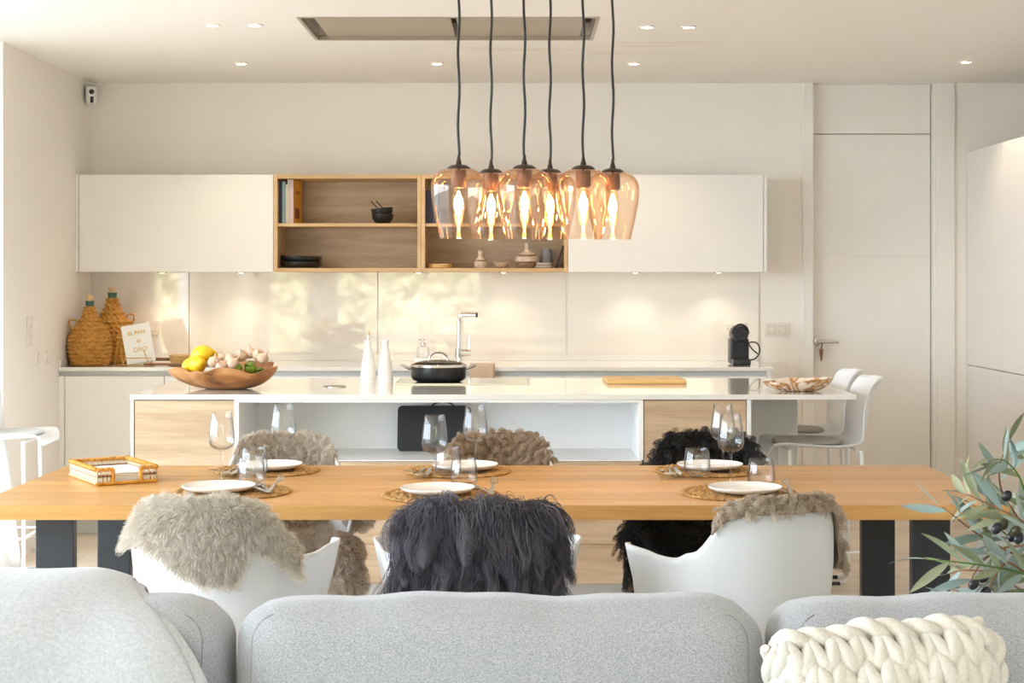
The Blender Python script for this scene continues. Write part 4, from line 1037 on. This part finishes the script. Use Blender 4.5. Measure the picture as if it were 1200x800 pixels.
def garlic_mesh():
    n, m_ = 30, 14; P = []
    pr = [(0, -.022), (.014, -.021), (.024, -.012), (.027, .0), (.024, .011), (.014, .020), (.006, .027), (.0035, .036), (.003, .045), (0, .046)]
    for r, z in pr: P.append([(r*(1+.08*abs(math.sin(3.5*2*PI*k/n/1.0*.5*2)))*math.cos(2*PI*k/n), r*(1+.08*abs(math.sin(3.5*2*PI*k/n)))*math.sin(2*PI*k/n), z) for k in range(n)])
    return MB().grid(P, False, True).mesh('garlic', True, 80)
GA = garlic_mesh(); GA.materials.append(M['garlic'])
gl = [(251, 424, 7.14, 'first at the left of the string'), (261, 421, 7.2, 'second on the string, set back'), (260, 429, 7.12, 'lowest, beside the lemons'), (270, 421, 7.16, 'in the middle of the string'), (273, 426, 7.12, 'middle, front'), (283, 417, 7.2, 'plump one right of the middle'), (294, 414, 7.22, 'on the crest of the string'), (303, 416, 7.2, 'second from the right end'), (308, 420, 7.18, 'last at the right end')]
for i, (a, b, Yl, w_) in enumerate(gl):
    put('garlic_bulb', GA, 'pale garlic bulb in the teak bowl, '+w_, 'garlic', 'garlic string in the fruit bowl', px(a, b, Yl), (random.uniform(-.8, .8), random.uniform(-.8, .8), i), 1.0)
LFm = MB(); LFm.grid([[(-.5+u*.1, (.22*math.sin(PI*u*.1))*s, .06*math.sin(PI*u*.1)-.05*abs(s)) for s in (-1, 0, 1)] for u in range(11)]); LF = LFm.mesh('leaf'); LF.materials.append(M['leaf_green'])
for i, (a, b) in enumerate(((275, 427), (296, 424), (290, 428), (305, 434))):
    put('green_leaf', LF, ('dark green leaf among the garlic and limes, left one', 'dark green leaf under the right garlic bulbs', 'dark green leaf beside the upper lime', 'dark green leaf near the right bowl rim')[i], 'leaf', 'leaves in the fruit bowl', px(a, b, 7.11), (.4, .2, i), .06)
# oil and vinegar bottles
OB = [(0, 0), (.036, 0), (.0375, .006), (.0365, .03), (.031, .085), (.022, .14), (.0155, .172), (.0145, .19), (.018, .205), (.0145, .206), (.011, .19), (0, .188)]
for k, (xp, w_) in enumerate(((431.5, 'with a steel pourer'), (451.5, 'without a pourer, beside the pan'))):
    p = onz(xp, 450, IZ); t = thing('oil_bottle', 'slim white ceramic oil bottle '+w_, 'bottle', p, 0, 'white oil and vinegar bottles')
    MB().lathe(OB, 32).build('body', M['porcelain'], t)
    MB().lathe([(.0371, .0265), (.0374, .0275), (.037, .0285)], 32).build('grey_line', M['groove'], t)
    if k == 0:
        MB().tube([(0, 0, .185), (0, 0, .215), (.001, 0, .232)], [.006, .0045, .0035], 10).build('pourer', M['steel'], t)
        MB().lathe([(0, .228), (.005, .228), (.006, .24), (.004, .246), (0, .246)], 12).build('stopper', M['cork'], t)
# pan
pp = onz(514, 446.5, IZ+.006); pan = thing('saute_pan', 'black lidded saute pan with two steel handles on the hob', 'pan', pp)
MB().lathe([(0, 0), (.105, 0), (.122, .008), (.130, .022), (.131, .068), (.133, .070), (.128, .072), (.127, .025), (.1, .006), (0, .005)], 56).build('body', M['black_plastic'], pan)
MB().lathe([(.133, .070), (.134, .080), (.130, .083), (.126, .081), (.126, .071)], 56).build('rim', M['chrome'], pan)
lid = MB().lathe([(.127, .081), (.11, .090), (.07, .099), (.03, .103), (0, .104)], 48).build('lid', thin_glass('lid_glass', (.62, .60, .56), (.35, .33, .30)), pan)
MB().tube(crom([(-.045, 0, .100), (-.04, 0, .118), (-.02, 0, .134), (.0, 0, .137), (.02, 0, .134), (.04, 0, .118), (.045, 0, .100)], 5), .0045, 8).build('lid_handle', M['steel'], lid)
for s in (-1, 1):
    MB().tube(crom([(s*.13, -.028, .058), (s*.155, -.028, .068), (s*.172, -.018, .074), (s*.177, 0, .076), (s*.172, .018, .074), (s*.155, .028, .068), (s*.13, .028, .058)], 5), .0052, 8).build('side_handle', M['steel'], pan)
# bamboo board
p = onz(755, 447.5, IZ); bb_ = rbox('bamboo_board', -.185, .185, 0, .34, 0, .018, M['bamboo'], None, .004); bb_.location = (X(757, 7.6)-.0, 7.52, IZ+.0005); bb_.rotation_euler = (0, 0, .02)
tag(bb_, 'plain bamboo chopping board lying on the island', 'chopping board')
# petrified wood bowl
root_bowl('stone_bowl', 'banded cream and brown petrified-wood bowl at the breakfast end', Vector((X(936, 7.06), 7.06, IZ)), .155, .10, .052, M['agate'], 11, .05, .10, .008, .5, lambda a: .25*math.cos(a))
# black board in the niche
nb = thing('black_board', 'black slate serving board with ring handle leaning in the island niche', 'board', (X(508.5, 7.2), 7.21, NZ+.001)); nb.rotation_euler = (-.22, 0, 0)
rc = [(sx*(.165-.022)+.022*math.cos(math.radians(a0+q*15)), (.205-.022 if a0 < 180 else .022)+.022*math.sin(math.radians(a0+q*15))) for sx, a0 in ((1, 0), (-1, 90), (-1, 180), (1, 270)) for q in range(7)]
mb = MB(); nr = len(rc); mb.add([(a, 0, b) for a, b in rc]+[(a, .012, b) for a, b in rc], [tuple(range(nr)), tuple(range(nr, 2*nr))]+[(k, (k+1) % nr, nr+(k+1) % nr, nr+k) for k in range(nr)]); mb.build('board', M['black_matte'], nb)
MB().tube([(.037+.05*math.cos(PI*k/14), .006, .198+.026*math.sin(PI*k/14)) for k in range(15)], .004, 8).build('handle', M['black_plastic'], nb)

# ------------------------------------------------------------------ things on the back counter
def demijohn(label, loc, R, Hh, neck, seed, handle):
    t = thing('wicker_demijohn', label, 'bottle', loc, 0, 'wicker-covered demijohns')
    hb = Hh-neck
    prof = lambda s: R*spline([(0, .80), (.06, .90), (.30, 1.0), (.48, .97), (.62, .80), (.74, .52), (.86, .33), (1, .24)], s)
    rows = 15; nv, nu = rows*9, 200; P = []
    for j in range(nv+1):
        s = j/nv; z = hb*s; q = s*rows; row = int(q); fq = q-row; ring = []
        base = prof(s)
        for k in range(nu):
            th = 2*PI*k/nu; cnt = max(8, round(base*2*PI/.030))
            ss = math.sin(th*cnt+(fq-.5)*3.4*(1 if row % 2 else -1)+row)
            r = base+.0085*math.sin(PI*fq)**.6*(.8+.7*ss)-.006
            ring.append((r*math.cos(th), r*math.sin(th), z))
        P.append(ring)
    mb = MB(); mb.grid(P, False, True); mb.f.append(tuple(range(nu))); mb.build('wicker_cover', M['wicker'], t, angle=80)
    rn = prof(1.0)
    MB().lathe([(rn*.8, hb-.01), (rn*.8, hb+.02), (rn*.88, hb+.022), (rn*.88, hb+.03), (rn*.7, hb+.03), (0, hb+.03)], 24).build('glass_neck', M['bottle_green'], t)
    MB().lathe([(0, hb+.03), (rn*.6, hb+.03), (rn*.72, Hh-.004), (rn*.68, Hh), (0, Hh)], 20).build('cork', M['cork'], t)
    for s, an in handle:
        c = Vector((prof(.6)*math.cos(an), prof(.6)*math.sin(an), hb*.60)); o_ = Vector((math.cos(an), math.sin(an), 0))
        MB().tube(crom([c-Vector((0, 0, .02)), c+o_*.02+Vector((0, 0, .025)), c+o_*.015+Vector((0, 0, .055)), c-o_*.02+Vector((0, 0, .05)), c-o_*.03+Vector((0, 0, .02))], 5), .005, 8).build('handle', M['wicker'], t)
demijohn('shorter wicker-covered demijohn in front, against the left wall', (-2.383, 8.975, BZ), .118, .392, .062, 1, [(1, PI*.98)])
demijohn('taller wicker-covered demijohn standing behind the cookbook', (-2.325, 9.245, BZ), .132, .435, .062, 2, [(1, -.1)])
bk = thing('cookbook', 'white cookbook with gold lettering on a gold wire stand', 'book', (X(166, 8.95), 8.95, BZ+.018), .28); bk.rotation_euler = (-.34, -.16, .28)
rbox('cover', -.078, .078, 0, .003, 0, .225, M['paper'], bk, .001); rbox('pages', -.076, .075, .003, .022, .003, .222, M['paper'], bk, .0005); rbox('cover', -.078, .078, .022, .025, 0, .225, M['paper'], bk, .001)
for txt, sz, xx, zz in (('EL PAN', .030, 0, .166), ('ES', .022, .004, .118), ('ORO', .034, .006, .066)):
    lettering(txt, sz, M['gold_print'], bk, (xx, -.0006, zz), (PI/2, 0, 0), .0004, .0006)
st = thing('book_stand', 'gold wire easel stand holding the white cookbook', 'stand', (X(164, 8.95), 8.945, BZ), .28)
g = .0028
for s in (-1, 1):
    MB().tube([(s*.07-.02, -.03, .003), (s*.055-.06, .085, .17)], g, 6).build('leg', M['gold'], st)
    MB().tube([(s*.055-.055, .075, .15), (s*.10-.03, .15, .003)], g, 6).build('rear_leg', M['gold'], st)
MB().tube([(-.125, .075, .155), (.005, .075, .155)], g, 6).build('crossbar', M['gold'], st)
MB().tube([(-.09, -.03, .012), (-.09, -.045, .012), (-.09, -.045, .045), (.06, -.045, .045), (.06, -.045, .012), (.06, -.03, .012)], g, 6).build('ledge', M['gold'], st)
MB().tube([(-.10, -.03, .004), (.08, -.03, .004)], g, 6).build('crossbar', M['gold'], st)
ub = thing('wooden_paddle', 'dark wooden serving paddle lying on the back counter beside the cookbook', 'board', (X(190, 8.9), 8.90, BZ))
rbox('handle', -.10, .04, -.012, .012, .004, .018, M['walnut'], ub, .005); rbox('blade', .04, .26, -.05, .05, .002, .018, M['walnut'], ub, .006)
ss = thing('wooden_scoop', 'honey-coloured round wooden scoop behind the left end of the fruit bowl', 'scoop', (X(213, 9.05), 9.05, BZ))
MB().lathe([(0, 0), (.05, 0), (.064, .02), (.07, .055), (.064, .056), (.055, .022), (0, .01)], 30).build('cup', M['bamboo'], ss); rbox('handle', -.16, -.06, -.012, .012, .022, .04, M['walnut'], ss, .005)
# tap
tp = thing('kitchen_tap', 'angular chrome kitchen tap with side lever at the sink', 'tap', (X(538, 9.25), 9.25, BZ))
MB().lathe([(0, 0), (.026, 0), (.026, .006), (.018, .01), (.016, .03), (.024, .034), (.024, .082), (.019, .085), (0, .085)], 28).build('base', M['chrome'], tp)
MB().tube(crom([(0, 0, .08), (0, 0, .18), (.0, 0, .245), (.008, -.004, .266), (.03, -.012, .274), (.10, -.04, .275)], 5), .0135, 14).build('spout', M['chrome'], tp)
MB().tube([(.10, -.04, .275), (.104, -.0415, .275)], .0145, 14).build('nozzle', M['black_plastic'], tp)
MB().tube([(.0, 0, .058), (.066, -.01, .058)], .020, 16).build('valve', M['chrome'], tp); MB().tube([(.058, -.01, .07), (.060, -.01, .15)], .004, 8).build('lever', M['chrome'], tp)
sd = thing('soap_dispenser', 'small clear glass soap dispenser with steel pump by the tap', 'dispenser', (X(496, 9.3), 9.3, BZ+.028))
MB().lathe([(0, 0), (.033, 0), (.036, .004), (.036, .055), (.030, .064), (.014, .068), (.014, .074), (0, .074)], 24).build('bottle', M['clear'], sd)
MB().lathe([(0, .074), (.015, .074), (.015, .086), (.004, .088), (.004, .10), (.010, .101), (.010, .107), (0, .108)], 16).build('pump', M['steel'], sd)
MB().tube([(0, 0, .104), (-.03, 0, .102)], .004, 8).build('nozzle', M['steel'], sd)
tr = thing('sink_tray', 'small cream ceramic tray under the soap dispenser', 'tray', (X(500, 9.3), 9.3, BZ))
rbox('dish', -.07, .085, -.05, .05, 0, .026, M['porcelain'], tr, .006); 
tw = MB(); tw.grid([[(-.068+.136*i/9, y0+.002*math.sin(i*2.1), z0) for (y0, z0) in ((8.98, .925), (8.90, .926), (8.82, .926), (8.795, .921), (8.788, .90), (8.787, .86), (8.788, .80))] for i in range(10)])
o = tw.build('tea_towel', M['towel']); o.location = (X(565, 8.8), 0, 0); tag(o, 'tan tea towel draped over the counter edge behind the pan', 'towel'); so = o.modifiers.new('t', 'SOLIDIFY'); so.thickness = .008; so.offset = 1
# coffee machine
cm = thing('coffee_machine', 'compact black capsule coffee machine at the right end of the back counter', 'coffee machine', (X(867, 9.05), 9.05, BZ))
rbox('body', -.052, .052, .0, .12, .004, .145, M['black_plastic'], cm, .008, seg=3); rbox('drip_tray', -.05, .05, -.09, .0, .0, .035, M['black_plastic'], cm, .008, seg=3)
o = MB().lathe([(0, -.075), (.030, -.075), (.042, -.065), (.046, -.05), (.046, .08), (0, .08)], 36).build('brew_head', M['black_plastic'], cm); o.rotation_euler = (-PI/2, 0, 0); o.location = (0, .03, .172); 
o = MB().lathe([(0, 0), (.034, 0), (.036, -.004), (.030, -.007), (0, -.007)], 32).build('face_disc', M['black_matte'], cm); o.rotation_euler = (PI/2, 0, 0); o.location = (0, -.046, .172)
MB().tube(crom([(-.045, -.02, .175), (-.035, -.03, .205), (-.012, -.03, .224), (.012, -.03, .224), (.035, -.03, .205), (.045, -.02, .175)], 4), .007, 8).build('lever', M['black_plastic'], cm)
rbox('spout', -.014, .014, -.03, .0, .105, .13, M['black_matte'], cm, .004); rbox('front_panel', -.046, .046, -.006, .001, .04, .138, M['black_matte'], cm, .004)
MB().tube(crom([(.05, .05, .025), (.085, .03, .03), (.11, .02, .06), (.112, .02, .10), (.09, .02, .125), (.055, .03, .12), (.075, .03, .085), (.105, .03, .06)], 6), .0042, 8).build('cable', M['black_plastic'], cm)

# ------------------------------------------------------------------ things on the oak shelves
yb = UY+.05
def book(label, x0, x1, z0, h, d, cols, y0, rot=0):
    t = thing('book', label, 'book', (x0, y0, z0), rot, 'books on the oak shelf')
    w_ = x1-x0
    rbox('cover', 0.0005, w_-.0005, 0, .0025, 0, h, cols[0], t, .0008); rbox('cover', .0005, .0025, .0025, d, 0, h, cols[1], t, .0004); rbox('cover', w_-.0025, w_-.0005, .0025, d, 0, h, cols[1], t, .0004)
    rbox('pages', .0027, w_-.0027, .003, d-.004, .003, h-.003, M['paper'], t, 0)
    return t
def bc(n_, c): return plain('book_'+n_, c, .5, var=.08, scale=20)
navy, teal, cream, lilac, orange = bc('navy', (.03, .03, .06)), bc('teal', (.22, .33, .36)), bc('cream', (.75, .66, .50)), bc('lilac', (.55, .42, .42)), bc('orange', (.74, .34, .03))
for (a, b, top, cols, w_) in ((325.6, 330.3, 213, (navy, navy), 'navy hardback, first at the left of the shelf'), (330.5, 334.8, 212.5, (teal, teal), 'teal hardback beside the navy one'), (335.0, 336.8, 216, (cream, cream), 'thin cream paperback'), (337.0, 338.7, 208.5, (bpy.data.materials['book_cream'], cream), 'tall thin tan paperback'), (338.9, 344.2, 210.5, (lilac, orange), 'thick lilac-spined book with an orange cover')):
    t = book(w_+' on the upper oak shelf', X(a, yb), X(b, yb), SZ+.0005, Z(top, yb)-SZ, .17, cols, yb)
t.rotation_euler.z = -.16
rbox('cover_picture', .0255, .0262, .03, .11, .03, .09, bc('rust', (.25, .05, .01)), t, 0)
for txt, sz in (('SPAIN', .03),):
    lettering(txt, sz, bpy.data.materials['book_rust'], t, (.0258, .085, .17), (PI/2, 0, PI/2), .0003)
t = book('dark box-like book behind the leftmost lamp on the right shelf', X(499, yb), X(507, yb), SZ+.0005, .19, .17, (navy, navy), yb)
t = book('grey-backed dark book beside the other dark book on the right shelf', X(507.3, yb), X(513, yb), SZ+.0005, .195, .17, (bc('slate', (.10, .10, .11)), navy), yb)
BOWL = [(0, 0), (.03, 0), (.045, .008), (.060, .03), (.064, .055), (.061, .056), (.056, .032), (.04, .012), (0, .008)]
bp_ = px(448.5, 259.5, UY+.12); 
for k, w_ in ((0, 'lower, holding the other'), (1, 'upper, tilted, nested on the lower one')):
    o = MB().lathe(BOWL, 36).build('black_bowl', M['black_ceramic']); o.location = (bp_.x, bp_.y, SZ+.0005+k*.034); o.rotation_euler = (0, -.10*k, 0); tag(o, 'small black bowl on the upper oak shelf, '+w_, 'bowl', 'stacked black bowls')
for k in range(2):
    o = MB().tube([(0, 0, 0), (-.055, 0, .06)], [.0025, .0035], 8).build('chopstick', M['black_ceramic']); o.location = (bp_.x-.012+.03*k, bp_.y-.01, SZ+.072); tag(o, 'black chopstick sticking out of the small bowls, %s one' % ('left' if k == 0 else 'right'), 'chopstick', 'chopsticks in the bowl')
PLT = [(0, 0), (.09, 0), (.105, .006), (.116, .022), (.117, .036), (.113, .036), (.108, .022), (.09, .009), (0, .008)]
for k, w_ in ((0, 'lower one'), (1, 'upper one, slightly tilted')):
    o = MB().lathe(PLT, 48).build('black_dish', M['black_ceramic']); o.location = (X(353, UY+.14), UY+.145, SB+.0005+.034*k); o.rotation_euler = (0, .03*k, 0); tag(o, 'wide black stoneware dish on the lower oak shelf, '+w_, 'dish', 'black dishes')
o = MB().lathe([(0, 0), (.066, 0), (.07, .004), (.07, .020), (.066, .024), (0, .024)], 40).build('wooden_coaster', M['bamboo']); o.location = (X(515.5, UY+.1), UY+.10, SB+.0005); tag(o, 'round honey-coloured wooden board on the lower right shelf', 'board')
ys = UY+.10
v = thing('ceramic_bottle', 'small sand-coloured ceramic bottle vase with narrow neck', 'vase', (X(563, ys), ys, SB+.0005))
MB().lathe([(0, 0), (.030, 0), (.036, .012), (.036, .034), (.028, .048), (.015, .060), (.012, .075), (.015, .10), (.010, .10), (0, .09)], 28).build('body', M['ceramic_sand'], v)
MB().lathe([(.0355, .040), (.037, .043), (.034, .046)], 28).build('band', M['ceramic_brown'], v)
o = MB().lathe([(0, 0), (.018, 0), (.03, .008), (.052, .033), (.050, .035), (.03, .014), (0, .01)], 32).build('sand_dish', M['ceramic_sand']); o.location = (X(587.5, ys), ys, SB+.0005); tag(o, 'shallow sand-coloured dish between the two ceramic vases', 'dish')
o = MB().lathe([(0, 0), (.045, 0), (.056, .012), (.058, .032), (.052, .033), (0, .012)], 32).build('brown_bowl', M['ceramic_brown']); o.location = (X(617, ys), ys, SB+.0005); tag(o, 'brown glazed bowl at the bottom of the pottery stack', 'bowl')
o = MB().lathe([(0, .0), (.05, .0), (.064, .004), (.064, .030), (.058, .034), (0, .034)], 32).build('sand_bowl', M['ceramic_sand']); o.location = (X(617, ys), ys, SB+.0335); tag(o, 'sand-coloured bowl stacked on the brown bowl', 'bowl')
o = MB().lathe([(0, .0), (.03, .0), (.05, .012), (.046, .016), (.02, .026), (.014, .045), (.016, .064), (.017, .075), (.010, .075), (0, .07)], 28).build('stopper_vase', M['ceramic_sand']); o.location = (X(617.5, ys), ys, SB+.068); tag(o, 'flared sand-coloured ceramic funnel vase topping the pottery stack', 'vase')
yj = UY+.17; j = thing('grey_jug', 'small grey stoneware jug behind the stacked saucers', 'jug', (X(640, yj), yj, SB+.0005))
MB().lathe([(0, 0), (.036, 0), (.042, .02), (.036, .07), (.030, .10), (.033, .112), (.028, .112), (.026, .09), (0, .02)], 28).build('body', M['ceramic_grey'], j)
MB().tube(crom([(.028, 0, .10), (.05, 0, .09), (.05, 0, .06), (.036, 0, .04)], 5), .005, 8).build('handle', M['ceramic_grey'], j)
for k, (c, w_, r_) in enumerate((('porcelain', 'white saucer at the bottom', .056), ('ceramic_sand', 'tan patterned saucer', .050), ('porcelain', 'white patterned saucer on top', .048))):
    o = MB().lathe([(0, 0), (r_*.7, 0), (r_, .008), (r_*.97, .010), (r_*.6, .006), (0, .006)], 28).build('saucer', M[c]); o.location = (X(637.5, UY+.07), UY+.07, SB+.0005+.0095*k); tag(o, w_+' of the stack in front of the grey jug', 'saucer', 'stacked saucers')
o = rbox('dark_tablet', -.004, .004, -.07, .07, 0, .13, M['black_matte'], None, .002); o.location = (X(652.5, UY+.1), UY+.12, SB+.002); o.rotation_euler = (0, .28, 0); tag(o, 'thin dark slate leaning against the right shelf side', 'slate')

# ------------------------------------------------------------------ olive tree behind the sofa
ol = thing('olive_tree', 'potted artificial olive tree with grey-green leaves and dark olives behind the sofa', 'plant', (1.22, 3.50, 0))
OL = Vector((1.22, 3.50, 0))
MB().lathe([(0, 0), (.10, 0), (.13, .02), (.145, .24), (.15, .26), (.135, .26), (.13, .22), (0, .21)], 32).build('pot', M['ceramic_grey'], ol)
MB().tube(crom([(0, 0, .2), (.02, 0, .4), (-.01, .01, .6), (.02, 0, .78), (.01, 0, .95)], 5), [.016-.0004*i for i in range(21)], 8).build('trunk', M['walnut'], ol)
def leafm(name, c1, c2):
    m, nt, b = nm(name); b.inputs['Roughness'].default_value = .55
    oi = node(nt, 'ShaderNodeObjectInfo'); r = ramp(nt, oi.outputs['Random'], [(0, c1), (1, c2)]); nt.links.new(r.outputs[0], b.inputs['Base Color']); return m
lm1 = leafm('olive_leaf', (.21, .24, .13), (.35, .37, .235)); lm2 = leafm('olive_leaf_underside', (.25, .34, .31), (.37, .46, .42))
def leaf_mesh(bend, m):
    mb = MB(); P = []
    for i in range(9):
        u = i/8; w_ = .098*math.sin(PI*min(1, u*1.0))**.8*(1-.2*u)+.004
        P.append([(u, s*w_, -bend*u*u+.35*w_*abs(s)) for s in (-1, 0, 1)])
    mb.grid(P); me = mb.mesh('leaf'); me.materials.append(m); return me
LMS = [leaf_mesh(.10, lm1), leaf_mesh(.3, lm1), leaf_mesh(-.12, lm2), leaf_mesh(.2, lm2)]
brs = [([(1222, 655), (1195, 610), (1174, 575), (1172, 545), (1183, 516)], 3.48), ([(1225, 630), (1205, 585), (1193, 556), (1178, 540), (1165, 538)], 3.42), ([(1222, 665), (1180, 645), (1145, 625), (1120, 606), (1104, 594)], 3.52),
       ([(1222, 680), (1185, 668), (1150, 662), (1118, 658), (1085, 655)], 3.40), ([(1225, 640), (1200, 612), (1170, 596), (1140, 582), (1128, 578)], 3.46), ([(1225, 695), (1190, 704), (1155, 709), (1120, 712)], 3.36),
       ([(1222, 650), (1188, 640), (1160, 650), (1140, 675), (1135, 700)], 3.44), ([(1228, 610), (1212, 575), (1203, 545), (1206, 525)], 3.50), ([(1225, 690), (1200, 670), (1178, 660), (1160, 690), (1172, 706)], 3.38),
       ([(1225, 660), (1196, 640), (1170, 618), (1150, 600)], 3.56), ([(1230, 700), (1195, 690), (1170, 672), (1130, 668), (1112, 672)], 3.5)]
for bi, (pts, Yb) in enumerate(brs):
    P3 = [px(a, b, Yb+.05*math.sin(bi+i*.8))-OL for i, (a, b) in enumerate(pts)]
    P3 = [Vector((.01, 0, .62+.03*(bi % 5)))]+P3 if P3[0].length > 0 else P3
    cr = crom(P3, 7); MB().tube(cr, [.0035-.0024*i/len(cr) for i in range(len(cr))], 6).build('branch', M['leaf_green' if bi % 2 else 'walnut'], ol)
    start = 8
    for i in range(start, len(cr)-1, 3):
        d = (cr[i+1]-cr[i-1]).normalized(); side = d.cross(Vector((0, 1, 0))).normalized()
        for s in (-1, 1):
            if random.random() < .34: continue
            v_ = (d*.8+side*s*random.uniform(.4, .9)+Vector((0, random.uniform(-.5, .5), random.uniform(-.15, .1)))).normalized()
            o = link('leaf', random.choice(LMS), None, ol, cr[i]); L = random.uniform(.075, .115)
            q = v_.to_track_quat('X', 'Z'); o.rotation_mode = 'QUATERNION'; o.rotation_quaternion = q @ Matrix.Rotation(random.choice((-1, 1))*random.uniform(.5, 1.5), 4, 'X').to_quaternion(); o.scale = (L,)*3
    d = (cr[-1]-cr[-3]).normalized(); o = link('leaf', LMS[bi % 4], None, ol, cr[-1]); o.rotation_mode = 'QUATERNION'; o.rotation_quaternion = d.to_track_quat('X', 'Z'); o.scale = (.085,)*3
OM = MB().sphere((0, 0, 0), .010, .010, .0135, 14, 10).mesh('olive', True, 80); OM.materials.append(plain('dark_olive_skin', (.022, .018, .026), .25, var=.2))
OM2 = OM.copy(); OM2.materials.clear(); OM2.materials.append(plain('brown_olive_skin', (.06, .045, .022), .3, var=.2))
for i, (a, b, Yo) in enumerate(((1168, 619, 3.38), (1176, 614, 3.40), (1190, 622, 3.37), (1194, 630, 3.38), (1180, 581, 3.42), (1141, 684, 3.34), (1155, 694, 3.33), (1177, 695, 3.35), (1153, 676, 3.37), (1186, 628, 3.42))):
    link('olive', OM2 if i in (1, 2, 7) else OM, None, ol, px(a, b, Yo)-OL, (random.uniform(-.6, .6), .5, 0))
